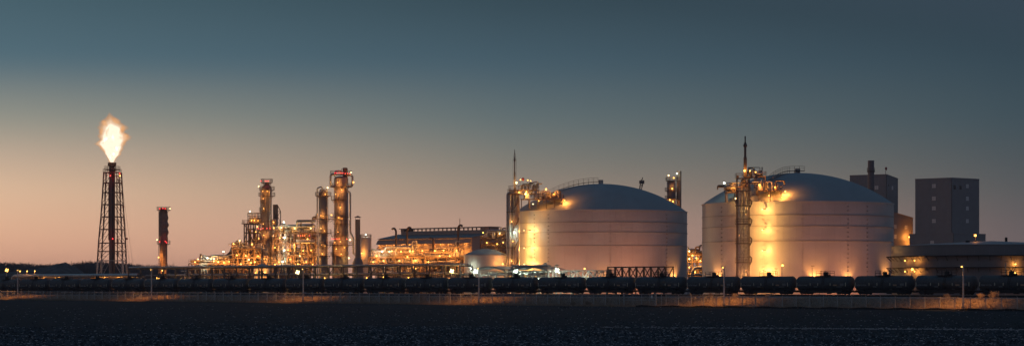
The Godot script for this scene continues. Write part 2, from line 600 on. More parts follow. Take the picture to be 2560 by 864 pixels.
func ground() -> void:
	var n := FastNoiseLite.new()
	n.seed = 5
	n.frequency = 0.09
	n.fractal_octaves = 3
	var s_fine := []
	for v in [-6000, -3000, -1500, -800, -400, -220]: s_fine.append(float(v))
	var s := -150.0
	while s < 560:
		s_fine.append(s)
		s += 2.5
	for v in [600, 700, 900, 1300, 2200, 4000, 6000]: s_fine.append(float(v))
	var q_field := []
	var q := 35.6
	while q < 250:
		q_field.append(q)
		q += 1.6
	for v in [270, 320, 400, 500, 700, 1200, 3000]: q_field.append(float(v))
	structure("field", grid_sheet(s_fine, q_field, func(p, ss, qq):
		var fade := 1.0 if qq < 250 else 0.0
		return field_y(p) + fade * (0.09 * n.get_noise_2d(p.x * 1.5, p.z * 1.5) + 0.035 * sin(qq * 2.1 + 0.4 * sin(ss * 0.02)))), M.soil)
	var q_bank := [21.0, 22.5, 24.0, 25.5, 27.0, 28.5, 30.0, 31.5, 33.0, 34.2, 35.2, 36.4]
	structure("embankment", grid_sheet(s_fine, q_bank, func(p, _ss, qq):
		var t := clampf((qq - 22.0) / 12.5, 0, 1)
		t = t * t * (3 - 2 * t)
		var foot := field_y(p) + 0.06
		var bump := (0.22 * n.get_noise_2d(p.x * 4.0, p.z * 4.0) + 0.3 * n.get_noise_2d((p.x + p.z) * 2.6, (p.x - p.z) * 0.8)) * sin(t * PI)
		return lerpf(-0.05, foot, t) + bump - (0.3 if qq > 36 else 0.0)), M.bank)
	mat("path_gravel", lin(0.48, 0.5, 0.53), 0.95, 0.0, M.gravel.albedo_texture, 0.09)
	structure("gravel_path", grid_sheet(s_fine, [3.2, 8.0, 14.0, 18.0, 21.2], func(_p, _ss, qq): return 0.0 if qq < 21 else -0.06), M.path_gravel)
	structure("ballast", grid_sheet(s_fine, [-3.6, -2.2, 2.2, 3.6], func(_p, _ss, qq): return 0.32 if absf(qq) < 3 else -0.03), M.ballast)
	structure("plant_yard", grid_sheet([-6000.0, -1000.0, 0.0, 500.0, 1500.0, 6000.0], [-6000.0, -1000.0, -300.0, -3.4], func(_p, _ss, _qq): return 0.0), M.gravel)
	var o := track_pos(0)
	var track := Node3D.new()
	track.name = "railway_track"
	track.set_meta("kind", "structure")
	add_child(track)
	track.position = o
	track.rotation.y = YAW
	for z in [-0.72, 0.72]:
		box(track, "rail", Vector3(180, 0.5, z), Vector3(900, 0.16, 0.08), M.rail_steel)
	var sl := []
	for i in 800:
		sl.append([Vector3(-150 + i * 0.75, 0.36, -1.3), Vector3(-150 + i * 0.75, 0.36, 1.3), 0.22])
	mi(track, "sleepers", bars(sl), M.sleeper).set_meta("kind", "stuff")
	clods()
	bank_grass()

func scatter(called: String, label: String, category: String, mesh: Mesh, m: Material, list: Array) -> void:
	var mm := MultiMesh.new()
	mm.transform_format = MultiMesh.TRANSFORM_3D
	mm.mesh = mesh
	mm.instance_count = list.size()
	for i in list.size():
		mm.set_instance_transform(i, list[i])
	var o := MultiMeshInstance3D.new()
	o.name = called
	o.multimesh = mm
	o.material_override = m
	o.set_meta("kind", "stuff")
	o.set_meta("label", label)
	o.set_meta("category", category)
	add_child(o)

func lump(seed_no: int) -> ArrayMesh:
	var r := RandomNumberGenerator.new()
	r.seed = seed_no
	var c := []
	for i in 6:
		var t := TAU * i / 6
		c.append(Vector3(cos(t) * r.randf_range(0.7, 1.2), r.randf_range(-0.1, 0.25), sin(t) * r.randf_range(0.7, 1.2)))
	var top := Vector3(r.randf_range(-0.3, 0.3), r.randf_range(0.6, 0.9), r.randf_range(-0.3, 0.3))
	var polys := []
	for i in 6:
		polys.append([c[i], top, c[(i + 1) % 6]])
	return faces(polys)

func clods() -> void:
	rng.seed = 77
	var a := []
	var b := []
	var straw := []
	var patch := FastNoiseLite.new()
	patch.seed = 15
	patch.frequency = 0.035
	for i in 190000:
		var u := rng.randf()
		var z := 195.0 + 330.0 * u * u
		var x := rng.randf_range(-0.24, 0.24) * z
		var p := Vector3(x, 0, -z)
		if C0 - (0.6978 * x + 0.7166 * z) < 36.5:
			continue
		var thick := 0.5 + 0.9 * patch.get_noise_2d(x * 0.6, z * 1.6)
		if rng.randf() > thick * (1.0 if z < 300 else 0.55):
			continue
		p.y = field_y(p)
		var near := clampf((330.0 - z) / 110.0, 0.0, 1.0)
		var s := rng.randf_range(0.04, 0.09) * (1.0 + 0.7 * near) * (1.0 if rng.randf() < 0.92 else 2.2)
		if rng.randf() < 0.05 + 0.09 * near:
			var bs := Basis(Vector3.UP, rng.randf() * TAU) * Basis(Vector3.RIGHT, rng.randf_range(-0.9, 0.9)) * Basis.from_scale(Vector3(rng.randf_range(0.1, 0.3), 0.025, rng.randf_range(0.02, 0.06)))
			straw.append(Transform3D(bs, p + Vector3(0, 0.08, 0)))
		else:
			var xf := Transform3D(Basis(Vector3.UP, rng.randf() * TAU) * Basis.from_scale(Vector3(s, s * rng.randf_range(0.8, 1.7), s)), p)
			if rng.randf() < 0.5: a.append(xf)
			else: b.append(xf)
	for i in 1700:
		var px := rng.randf_range(1500, 2750)
		if rng.randf() > 0.35 + 0.00045 * (px - 1500) + 0.5 * patch.get_noise_1d(px * 1.5):
			continue
		var py := 820.5 + (px - 1800) * 0.006 + rng.randfn(0.0, 1.0)
		var z := 240.0
		for k in 6:
			z = (EYE - field_y(Vector3(0, 0, -z))) * F / (py - 719.0)
		var p := Vector3((px - 1280.0) * z / F, 0, -z)
		p.y = field_y(p) + 0.08
		straw.append(Transform3D(Basis(Vector3.UP, rng.randf() * TAU) * Basis.from_scale(Vector3(rng.randf_range(0.1, 0.3), 0.03, 0.06)), p))
	scatter("soil_clods", "dark clods of turned soil covering the ploughed field", "soil", lump(1), M.clod, a)
	scatter("soil_crumbs", "finer dark crumbs of earth strewn over the field", "soil", lump(2), M.soil, b)
	scatter("straw_residue", "pale bits of straw lying on the dark ploughed field", "straw", unit_box, M.straw, straw)

func tuft(seed_no: int, blades: int) -> ArrayMesh:
	var r := RandomNumberGenerator.new()
	r.seed = seed_no
	var polys := []
	for i in blades:
		var t := r.randf() * TAU
		var d := Vector3(cos(t), 0, sin(t))
		var side := Vector3(-d.z, 0, d.x) * 0.035
		var b := d * r.randf() * 0.22
		var h := r.randf_range(0.5, 1.0)
		var tip := b + d * r.randf_range(0.1, 0.5) + Vector3(0, h, 0)
		polys.append([b - side, b + side, tip])
	return faces(polys)

func bank_grass() -> void:
	rng.seed = 91
	var o := track_pos(0)
	var dry := []
	var dark := []
	for i in 42000:
		var s := rng.randf_range(-70, 430)
		var q := 22.0 + 14.0 * sqrt(rng.randf())
		var p := o + T * s + NQ * q
		var t := clampf((q - 22.0) / 12.5, 0, 1)
		t = t * t * (3 - 2 * t)
		p.y = lerpf(-0.05, field_y(p) + 0.06, t) - 0.04
		var k := rng.randf_range(0.25, 0.6) * (1.0 if rng.randf() < 0.95 else 1.8)
		var xf := Transform3D(Basis(Vector3.UP, rng.randf() * TAU) * Basis.from_scale(Vector3(k * 1.3, k, k * 1.3)), p)
		if rng.randf() < 0.72: dry.append(xf)
		else: dark.append(xf)
	scatter("dry_grass", "tan dry grass on the bank below the railway", "grass", tuft(3, 9), M.grass_dry, dry)
	scatter("dead_grass", "darker dead grass among the tan grass of the bank", "grass", tuft(4, 9), M.grass_dark, dark)

# ------------------------------------------------------------------ the train
func make_car(at: Vector3, label: String, number: String) -> void:
	var t := thing("tank_car", label, "tank car", at, YAW, "black tank cars of the freight train")
	var R := 1.52
	var paint: Material = [M.black_paint, M.black_paint_dusty, M.black_paint_worn][hash(number) % 3]
	var H := 2.99       # tank axis above ground
	if not U.has("car_shell"):
		var half := 6.55
		var prof := [Vector2(0.001, -half - 0.62)]
		for k in range(1, 8):
			var a := PI / 2 * k / 8
			prof.append(Vector2(R * sin(a), -half - 0.62 * cos(a)))
		prof.append(Vector2(R, -half))
		var body := [Vector2(R, -half), Vector2(R, half)]
		var turn := Basis(Vector3.FORWARD, PI / 2)
		U.car_shell = lathe(body, 40, true)
		U.car_head = lathe(prof, 40, true)
		U.car_turn = turn
		var plat := []
		for z in [-0.95, 0.95]:
			plat += railing_loop([Vector3(-1.7, 0, z), Vector3(1.7, 0, z)], 1.0, false, 1.1, 0.06)
		for x in [-1.7, 1.7]:
			plat += [[Vector3(x, 1.0, -0.95), Vector3(x, 1.0, 0.95), 0.06], [Vector3(x, 0.5, -0.95), Vector3(x, 0.5, 0.95), 0.06]]
		U.car_rail = bars(plat)
		var ladder := []
		for x in [-0.24, 0.24]:
			ladder += [[Vector3(x, -2.1, 1.75), Vector3(x, 0.1, 1.72), 0.06], [Vector3(x, 0.1, 1.72), Vector3(x, 1.0, 1.4), 0.06], [Vector3(x, 1.0, 1.4), Vector3(x, 1.52, 0.95), 0.06]]
		for i in 9:
			ladder.append([Vector3(-0.24, -2.0 + i * 0.33, 1.74 if i < 7 else 1.55), Vector3(0.24, -2.0 + i * 0.33, 1.74 if i < 7 else 1.55), 0.05])
		U.car_ladder = bars(ladder)
		var wheel := [Vector2(0.001, 0.07), Vector2(0.3, 0.05), Vector2(0.4, 0.07), Vector2(0.42, 0.07), Vector2(0.42, -0.05), Vector2(0.46, -0.06), Vector2(0.46, -0.08), Vector2(0.001, -0.08)]
		U.wheel = lathe(wheel, 18)
		var grab := railing_loop([Vector3(0, 0, -1.35), Vector3(0, 0, 1.35)], 0.95, false, 1.3, 0.06)
		U.car_grab = bars(grab)
	mi(t, "tank_shell", U.car_shell, paint, Transform3D(U.car_turn, Vector3(0, H, 0)))
	mi(t, "tank_head", U.car_head, paint, Transform3D(U.car_turn, Vector3(0, H, 0)))
	mi(t, "tank_head", U.car_head, paint, Transform3D(Basis(Vector3.UP, PI) * U.car_turn, Vector3(0, H, 0)))
	for x in [-2.2, 2.2, 5.9, -5.9]:
		mi(t, "band", lathe_cached("car_band", [Vector2(R, -0.06), Vector2(R + 0.03, -0.06), Vector2(R + 0.03, 0.06), Vector2(R, 0.06)], 40), paint, Transform3D(U.car_turn, Vector3(x, H, 0)))
	box(t, "platform", Vector3(0, H + R + 0.03, 0), Vector3(3.6, 0.1, 2.0), M.black_iron)
	mi(t, "railing", U.car_rail, M.black_iron, Transform3D(Basis(), Vector3(0, H + R + 0.06, 0)))
	tube(t, "valve_housing", Vector3(0.1, H + R + 0.08, 0), Vector3(0.1, H + R + 0.88, 0), 0.52, M.black_iron)
	tube(t, "manway", Vector3(1.0, H + R + 0.08, 0), Vector3(1.0, H + R + 0.36, 0), 0.36, M.black_iron)
	mi(t, "ladder", U.car_ladder, M.black_iron, Transform3D(Basis(), Vector3(0.5, H, 0)))
	mi(t, "ladder", U.car_ladder, M.black_iron, Transform3D(Basis(Vector3.UP, PI), Vector3(0.5, H, 0)))
	box(t, "underframe", Vector3(0, 1.22, 0), Vector3(11.6, 0.62, 2.1), M.black_iron)
	tube(t, "brake_reservoir", Vector3(1.2, 0.98, 0.9), Vector3(2.4, 0.98, 0.9), 0.24, M.black_iron)
	box(t, "centre_sill", Vector3(0, 1.25, 0), Vector3(14.6, 0.34, 0.5), M.black_iron)
	for e in [-1, 1]:
		box(t, "bolster", Vector3(e * 4.9, 1.45, 0), Vector3(0.6, 0.5, 2.7), M.black_iron)
		box(t, "end_platform", Vector3(e * 7.0, 1.45, 0), Vector3(0.7, 0.1, 2.7), M.black_iron)
		mi(t, "handrail", U.car_grab, M.black_iron, Transform3D(Basis(), Vector3(e * 7.25, 1.5, 0)))
		tube(t, "coupler", Vector3(e * 7.2, 1.2, 0), Vector3(e * 7.68, 1.2, 0), 0.17, M.black_iron)
		var truck := Node3D.new()
		truck.name = "truck"
		t.add_child(truck, true)
		truck.position = Vector3(e * 4.9, 0, 0)
		for x in [-0.85, 0.85]:
			tube(truck, "axle", Vector3(x, 1.04, -0.9), Vector3(x, 1.04, 0.9), 0.09, M.black_iron)
			for z in [-0.75, 0.75]:
				mi(truck, "wheel", U.wheel, M.black_iron, Transform3D(Basis(Vector3.RIGHT, PI / 2 * (1 if z > 0 else -1)), Vector3(x, 1.04, z)))
		for z in [-1.0, 1.0]:
			bar(truck, "side_frame", Vector3(-1.15, 1.06, z), Vector3(1.15, 1.06, z), 0.26, M.black_iron)
			box(truck, "spring_nest", Vector3(0, 0.82, z), Vector3(0.6, 0.3, 0.22), M.black_iron)
	# marks on both sides
	for e in [-1, 1]:
		for x in [-6.45, -2.9, -0.9, 2.4, 6.4]:
			var k := 0.8 if absf(x) > 6 else 0.55
			box(t, "reflector", Vector3(x, H - 0.25, e * (R * 0.992 + 0.01)), Vector3(0.15, k, 0.03), M.reflector)
		for w in [[3.6, -0.42, 0.9, 0.3, "placard"], [5.4, -0.3, 0.95, 0.5, "stencil_dull"], [-1.6, -0.75, 0.9, 0.32, "stencil_dull"], [4.6, -0.78, 1.5, 0.22, "stencil_dull"], [2.2, -1.25, 0.6, 0.4, "stencil_dull"]]:
			var y: float = w[1]
			var z := sqrt(R * R - y * y) + 0.02
			mi(t, "placard" if w[4] == "placard" else "data_panel", unit_box, M[w[4]], Transform3D(Basis(Vector3.UP, 0.0 if e > 0 else PI) * Basis(Vector3.RIGHT, -asin(y / R)) * Basis.from_scale(Vector3(w[2], w[3], 0.02)), Vector3(w[0] * e, H + y, z * e)))
	for e in [-1, 1]:
		var text := TextMesh.new()
		text.text = number
		text.font = U.font
		text.font_size = 16
		text.pixel_size = 0.026
		text.depth = 0.02
		text.curve_step = 8.0
		text.horizontal_alignment = HORIZONTAL_ALIGNMENT_CENTER
		mi(t, "lettering", text, M.stencil, Transform3D(Basis(Vector3.UP, 0.0 if e > 0 else PI) * Basis(Vector3.RIGHT, asin(0.45 / R)), Vector3(-4.9 * e, H - 0.45, (sqrt(R * R - 0.2) + 0.025) * e)))

func lathe_cached(key: String, prof: Array, seg: int) -> Mesh:
	if not U.has(key):
		U[key] = lathe(prof, seg)
	return U[key]

func train() -> void:
	var f := SystemFont.new()
	f.font_names = PackedStringArray(["Droid Sans"])
	U.font = f
	mat("stencil_dull", lin(0.2, 0.2, 0.2), 0.7)
	var where := [
		"black tank car cut off by the picture's edge, under the hillside wood",
		"black tank car beside the first lamp pole, second in the train from the wood end",
		"black tank car before the long shiny pipe, third from the wood end of the train",
		"black tank car just before the flare tower, left of its legs",
		"black tank car at the foot of the flare tower, below its legs",
		"black tank car behind the second lamp pole, below the slim brown stack",
		"black tank car just right of the second lamp pole, below the bare pipe rack",
		"black tank car below the low pipe deck at the edge of the process units",
		"black tank car below the grey hopper and its steelwork",
		"black tank car below the cone-roofed tank and the leftmost tall column",
		"black tank car behind the third lamp pole, below the open steel process frame",
		"black tank car below the pair of tall distillation columns",
		"black tank car below the capped grey chimney and pink silo",
		"black tank car below the long shed's far end",
		"black tank car below the long shed's middle, just left of the small domed tank",
		"black tank car behind the fourth lamp pole, below the small domed tank",
		"black tank car in front of the white-lit canopy",
		"black tank car under the pale end of the truss bridge, before the smaller-looking dome tank",
		"black tank car under the dark end of the truss bridge",
		"black tank car spanning the gap between the two great dome tanks",
		"black tank car behind the fifth lamp pole, below the mast of the right dome tank",
		"black tank car below the middle of the right dome tank, right of the fifth pole",
		"black tank car below the right edge of the right dome tank",
		"black tank car below the low wide tank, just left of the sixth lamp pole",
		"rearmost black tank car at the right edge, below the low wide tank",
	]
	for k in 25:
		make_car(track_pos(k - 1 + 0.475), where[k], "OCFX 317%03d" % [826 if k == 22 else 208 if k == 23 else 286 if k == 24 else (137 * k + 41) % 1000])

# ------------------------------------------------------------------ fence and poles in front
func fence_y(p: Vector3) -> float:
	return field_y(p) + 0.15

func fence() -> void:
	var o := track_pos(0)
	o += NQ * 33.2
	var t := thing("perimeter_fence", "long galvanised chain-link fence with angled barbed-wire arms along the field", "fence", o, YAW)
	var wires := []
	var s := -60.0
	var skip := [270.0, 281.5]
	var post := func(x: float) -> Vector3:
		var p := o + T * x
		return Vector3(x, fence_y(p) - o.y, 0)
	var i := 0
	while s < 420:
		var a: Vector3 = post.call(s)
		var b: Vector3 = post.call(s + 3.4)
		var open: bool = s + 3.4 > skip[0] and s < skip[1]
		if not open:
			tube(t, "post", a, a + Vector3(0, 2.35, 0), 0.085, M.galvanised)
			if i % 14 < 6:
				bar(t, "arm", a + Vector3(0, 2.3, 0), a + Vector3(0, 2.65, 0.3), 0.05, M.galvanised)
			tube(t, "rail", a + Vector3(0, 2.2, 0), b + Vector3(0, 2.2, 0), 0.05, M.galvanised)
			var x := 0.0
			while x < 3.4:
				var f := x / 3.4
				var g := minf(1.0, (x + 2.1) / 3.4)
				wires.append([a.lerp(b, f), a.lerp(b, g) + Vector3(0, 2.15, 0), 0.016])
				wires.append([a.lerp(b, f) + Vector3(0, 2.15, 0), a.lerp(b, g), 0.012])
				x += 0.28
		s += 3.4
		i += 1
	mi(t, "chain_link_mesh", bars(wires), M.galvanised).set_meta("kind", "stuff")
	# the gate: heavier square posts, two leaves, a white notice
	var go := o + T * 270.2
	go.y = fence_y(go)
	var g := thing("chain_link_gate", "galvanised double gate with heavy square posts and a small white notice", "gate", go, YAW)
	for x in [0.0, 1.3, 10.3, 11.8]:
		bar(g, "gate_post", Vector3(x, 0, 0), Vector3(x, 2.75, 0), 0.2 if x in [1.3, 10.3] else 0.1, M.galvanised)
	for x in [1.5, 3.9, 6.3, 8.5, 10.1]:
		tube(g, "stile", Vector3(x, 0.1, 0), Vector3(x, 2.6, 0), 0.05, M.galvanised)
	for y in [0.15, 1.25, 2.5]:
		tube(g, "bar", Vector3(1.4, y, 0.0), Vector3(10.2, y, 0.0), 0.04, M.galvanised)
	var gw := []
	for k in 31:
		var x := 1.4 + k * 0.29
		gw.append([Vector3(x, 0.15, 0.01), Vector3(minf(x + 2.3, 10.2), 2.5, 0.01), 0.012])
		gw.append([Vector3(x, 2.5, 0.01), Vector3(minf(x + 2.3, 10.2), 0.15, 0.01), 0.012])
	mi(g, "chain_link_mesh", bars(gw), M.galvanised).set_meta("kind", "stuff")
	box(g, "notice", Vector3(9.2, 1.95, 0.06), Vector3(0.5, 0.6, 0.02), M.sign_white)

func silt_fence() -> void:
	var o := track_pos(0) + NQ * 36.0
	var a := (on_line(1590, 36.0) - o).dot(T)
	var b := (on_line(2640, 36.0) - o).dot(T)
	var t := thing("silt_fence", "low black silt fence along the field edge at the foot of the bank", "silt fence", o, YAW)
	var n := 60
	for i in n:
		var x0 := lerpf(a, b, float(i) / n)
		var x1 := lerpf(a, b, (i + 1.0) / n)
		var y0 := field_y(o + T * x0)
		var y1 := field_y(o + T * x1)
		var h0 := 0.32 + 0.12 * sin(i * 1.3)
		var h1 := 0.32 + 0.12 * sin((i + 1) * 1.3)
		mi(t, "fabric", faces([[Vector3(x0, y0 - 0.1, 0), Vector3(x0, y0 + h0, 0.02), Vector3(x1, y1 + h1, 0.02), Vector3(x1, y1 - 0.1, 0)]]), M.black_iron)
		bar(t, "stake", Vector3(x0, y0 - 0.2, -0.05), Vector3(x0, y0 + h0 + 0.12, -0.05), 0.06, M.sleeper)

func light_pole(px: float, label: String, energy: float, lit := true) -> void:
	var p := on_line(px, 32.0)
	p.y = fence_y(p) + 0.1
	var t := thing("light_pole", label, "light pole", p, 0.0, "light poles along the fence")
	tube(t, "footing", Vector3(0, -0.3, 0), Vector3(0, 0.45, 0), 0.34, M.concrete)
	mi(t, "pole", lathe([Vector2(0.18, 0.45), Vector2(0.13, 8.0)], 10, true), M.white_steel)
	var d := Vector3(0.35, 0, -0.9).normalized()
	bar(t, "arm", Vector3(0, 7.9, 0), d * 0.5 + Vector3(-0.3, 8.0, 0), 0.08, M.white_steel)
	box(t, "lamp_hood", d * 0.6 + Vector3(-0.35, 8.12, 0), Vector3(1.0, 0.14, 0.5), M.galvanised)
	spot_lamp(t, d * 0.6 + Vector3(-0.35, 7.93, 0), Vector3(0, -1, -0.12), 74.0, "sodium", energy, 0.4)

func poles() -> void:
	var e := 130.0
	light_pole(42, "white light pole nearest the flare side, first along the fence", e)
	light_pole(377, "white light pole in front of the slim brown stack", e)
	light_pole(757, "white light pole in front of the open steel process frame", e)
	light_pole(1197, "white light pole in front of the small domed tank", e)
	light_pole(1811, "white light pole in front of the great dome tank with the dark mast", e * 1.3)
	light_pole(2410, "white light pole in front of the low wide tank", e * 1.3)

# ------------------------------------------------------------------ far background
func bare_tree(seed_no: int) -> ArrayMesh:
	var r := RandomNumberGenerator.new()
	r.seed = seed_no
	var list := []
	var todo := [[Vector3.ZERO, Vector3(r.randf_range(-0.1, 0.1), 1, r.randf_range(-0.1, 0.1)).normalized(), 4.5, 0.42, 0]]
	while todo.size():
		var e = todo.pop_back()
		var a: Vector3 = e[0]
		var d: Vector3 = e[1]
		var len: float = e[2]
		var w: float = e[3]
		var lv: int = e[4]
		var b := a + d * len
		list.append([a, b, w])
		if lv >= 5:
			continue
		for k in (3 if lv < 4 else 2):
			var nd := (d + Vector3(r.randf_range(-1, 1), r.randf_range(-0.25, 0.6), r.randf_range(-1, 1)) * 0.62).normalized()
			todo.append([a.lerp(b, r.randf_range(0.6, 1.0)), nd, len * r.randf_range(0.62, 0.85), maxf(w * 0.62, 0.07), lv + 1])
	var m := bars(list)
	U["tree%d" % seed_no] = m.get_aabb().end.y
	return m

func far_background() -> void:
	rng.seed = 12
	for v in 3:
		var list := []
		var tree := bare_tree(50 + v)
		for i in 260:
			var px := rng.randf_range(-260, 760)
			var z := rng.randf_range(1350, 1750)
			var s := z / F
			var want := 648.0 + 5.0 * sin(px * 0.02) - (4.0 if px < 90 else 0.0) + (8.0 if px > 440 else 0.0)
			var h := (719.0 - want) * s * rng.randf_range(0.8, 1.03)
			list.append(Transform3D(Basis(Vector3.UP, rng.randf() * TAU) * Basis.from_scale(Vector3.ONE * h / U["tree%d" % (50 + v)] * Vector3(1.1, 1, 1.1)), Vector3((px - 1280) * s, 0, -z)))
		scatter(["bare_wood", "leafless_wood", "winter_wood"][v], ["leafless brown wood along the horizon behind the flare tower", "grey twiggy trees mixed through the far wood", "dark bare treetops filling the far wood"][v], "wood", tree, M.bark, list)
	var u := []
	for i in 1600:
		var px := rng.randf_range(-300, 800)
		var z := rng.randf_range(1300, 1700)
		var s := z / F
		var k := rng.randf_range(4.0, 9.0)
		u.append(Transform3D(Basis(Vector3.UP, rng.randf() * TAU) * Basis.from_scale(Vector3(k, k * 1.1, k)), Vector3((px - 1280) * s, 0, -z)))
	scatter("wood_undergrowth", "dark undergrowth closing the gaps under the far wood", "undergrowth", tuft(8, 60), M.bark, u)
	# the heap of dark earth behind the yard on the left
	var z0 := 1150.0
	var sm := z0 / F
	var rows := [[-120, 700], [-20, 684], [50, 674], [90, 668], [118, 664], [140, 658], [163, 654.5], [176, 661], [190, 670], [210, 690], [240, 719]]
	var st := SurfaceTool.new()
	st.begin(Mesh.PRIMITIVE_TRIANGLES)
	var across := [[-60.0, 0.0], [-38.0, 0.45], [-16.0, 0.9], [0.0, 1.0], [18.0, 0.85], [40.0, 0.4], [64.0, 0.0]]
	for e in rows:
		for a in across:
			var h: float = (EYE + (719.0 - e[1]) * sm) * a[1]
			st.add_vertex(Vector3((e[0] - 1280.0) * sm, h - 0.4 + rng.randf_range(-0.3, 0.3) * a[1], -z0 + a[0]))
	for i in rows.size() - 1:
		for j in across.size() - 1:
			var b := i * across.size() + j
			var w := across.size()
			for k in [b, b + w, b + w + 1, b, b + w + 1, b + 1]:
				st.add_index(k)
	st.generate_normals()
	structure("earth_mound", st.commit(), M.mound_earth)

# ------------------------------------------------------------------ flare
func flare() -> void:
	var t := stand("flare_tower", "tall dark lattice flare tower with white lower legs and two risers", "flare tower", 279, 780)
	var rows := [[694, 245.5, 311.5], [651, 247, 310], [628, 248.3, 308.5], [607, 249.5, 307.5], [573, 252, 306], [541.6, 254.8, 304.4], [511, 256.6, 302.8], [481, 258.2, 301.3], [457, 259.5, 300.2], [431, 260.7, 299]]
	var corner := func(i: int, sx: int, sz: int) -> Vector3:
		var e = rows[i]
		var c := P((e[1] + e[2]) / 2, e[0])
		var w: float = (e[2] - e[1]) / 2 * sc
		return c + Vector3(w * sx, 0, w * sz)
	for i in rows.size() - 1:
		var m: Material = M.white_steel if i == 0 else M.tower_steel
		var w := 0.44 if i == 0 else 0.36
		for sx in [-1, 1]:
			for sz in [-1, 1]:
				bar(t, "leg", corner.call(i, sx, sz) if i else corner.call(0, sx, sz) - Vector3(0, 5.0, 0), corner.call(i + 1, sx, sz), w, m)
		for k in 4:
			var e: Array = [[-1, 1, 1, 1], [-1, -1, 1, -1], [-1, -1, -1, 1], [1, -1, 1, 1]][k]
			var a: Vector3 = corner.call(i, e[0], e[1])
			var b: Vector3 = corner.call(i, e[2], e[3])
			var c: Vector3 = corner.call(i + 1, e[0], e[1])
			var d: Vector3 = corner.call(i + 1, e[2], e[3])
			bar(t, "girt", c, d, 0.24, m)
			if i == 2 or i == 3: pass
			# K bracing: both legs run up to the middle of the girt above
			bar(t, "brace", a, c.lerp(d, 0.36), 0.15, m)
			bar(t, "brace", b, c.lerp(d, 0.64), 0.15, m)
			bar(t, "brace", a.lerp(c, 0.5), a.lerp(c.lerp(d, 0.36), 0.5), 0.09, m)
			bar(t, "brace", b.lerp(d, 0.5), b.lerp(c.lerp(d, 0.64), 0.5), 0.09, m)
	tube(t, "riser", P(275.5, 735), P(275.5, 408), 0.62, M.shell_dark)
	tube(t, "riser", P(283.5, 735, 0.5), P(283.5, 420, 0.5), 0.42, M.steel)
	tube(t, "riser", P(271.5, 600, 0.8), P(271.5, 460, 0.8), 0.2, M.steel)
	for py in [457, 511, 560, 607, 640]:
		mi(t, "ladder_cage", bars(railing_loop([P(291, py, 1), P(294.5, py, 1), P(294.5, py, -0.4)], 1.3, false, 0.6)), M.steel)
	bar(t, "ladder", P(293, 690, 0.6), P(291, 436, 0.6), 0.35, M.steel, 0.06)
	for py in [431, 424]:
		var c := P(279, py)
		box(t, "platform", c, Vector3(5.2 if py == 431 else 4.4, 0.18, 5.2 if py == 431 else 4.4), M.steel)
		var h := 2.6 if py == 431 else 2.2
		rail_rect(t, c.x - h, c.x + h, -h, h, c.y, M.steel)
	mi(t, "burner_head", lathe([Vector2(0.75, 0), Vector2(0.8, 0.9), Vector2(1.35, 1.4), Vector2(1.4, 2.3), Vector2(1.1, 2.35), Vector2(0.7, 2.0)], 18), M.steel, Transform3D(Basis(), P(278.5, 424)))
	for a in 5:
		var d := Vector3(cos(a * TAU / 5 + 0.3), 0, sin(a * TAU / 5 + 0.3))
		bar(t, "pilot_pipe", P(278.5, 428) + d * 1.5, P(278.5, 406) + d * 1.25, 0.16, M.steel)
	lamp(t, P(278, 440, 3.0), "red", 2.0, "beacon_lamp", 0.4)
	lamp(t, P(302, 440, 2.8), "sodium", 2.0, "platform_lamp", 0.36)
	lamp(t, P(301, 434, 2.8), "red", 1.0, "beacon_lamp", 0.36)
	lamp(t, P(285, 597, 4.0), "red", 1.5, "beacon_lamp", 0.4)
	for e in [[300, 431, 333, 700], [302, 440, 343, 700]]:
		tube(t, "guy_cable", P(e[0], e[1], 1.0), P(e[2], e[3], 6.0), 0.03, M.steel)
	box(t, "cable_marker", P(321, 597, 4.6), Vector3(0.6, 0.6, 0.3), M.red_paint)
	box(t, "cable_marker", P(310.5, 517, 2.8), Vector3(0.5, 0.5, 0.3), M.red_paint)
	flame()

func blob(profile: Array, seed_no: int, wob: float) -> ArrayMesh:
	# a closed tongue of fire: rings of [height, half width, sideways shift], with uneven edges
	var n := FastNoiseLite.new()
	n.seed = seed_no
	n.frequency = 0.17
	n.fractal_octaves = 4
	var seg := 40
	var fine := []
	for i in profile.size() - 1:
		for k in 4:
			fine.append([lerpf(profile[i][0], profile[i + 1][0], k / 4.0), lerpf(profile[i][1], profile[i + 1][1], k / 4.0), lerpf(profile[i][2], profile[i + 1][2], k / 4.0)])
	fine.append(profile[-1])
	var st := SurfaceTool.new()
	st.begin(Mesh.PRIMITIVE_TRIANGLES)
	for e in fine:
		for k in seg:
			var t := TAU * k / seg
			var h: float = e[0]
			var r: float = e[1]
			r *= 1.0 + wob * n.get_noise_3d(cos(t) * 5, h * 1.3, sin(t) * 5)
			st.add_vertex(Vector3(e[2] + r * cos(t), h, r * 0.8 * sin(t)))
	for i in fine.size() - 1:
		for k in seg:
			var a := i * seg + k
			var b := i * seg + (k + 1) % seg
			for v in [a, a + seg, b + seg, a, b + seg, b]:
				st.add_index(v)
	st.generate_normals()
	return st.commit()

func fire(called: String, c: Color, e: float, alpha: float) -> StandardMaterial3D:
	var m := mat(called, Color(0, 0, 0, alpha), 1.0)
	m.emission_enabled = true
	m.emission = c
	m.emission_energy_multiplier = e
	m.specular_mode = BaseMaterial3D.SPECULAR_DISABLED
	if alpha < 1.0:
		m.transparency = BaseMaterial3D.TRANSPARENCY_ALPHA
	return m

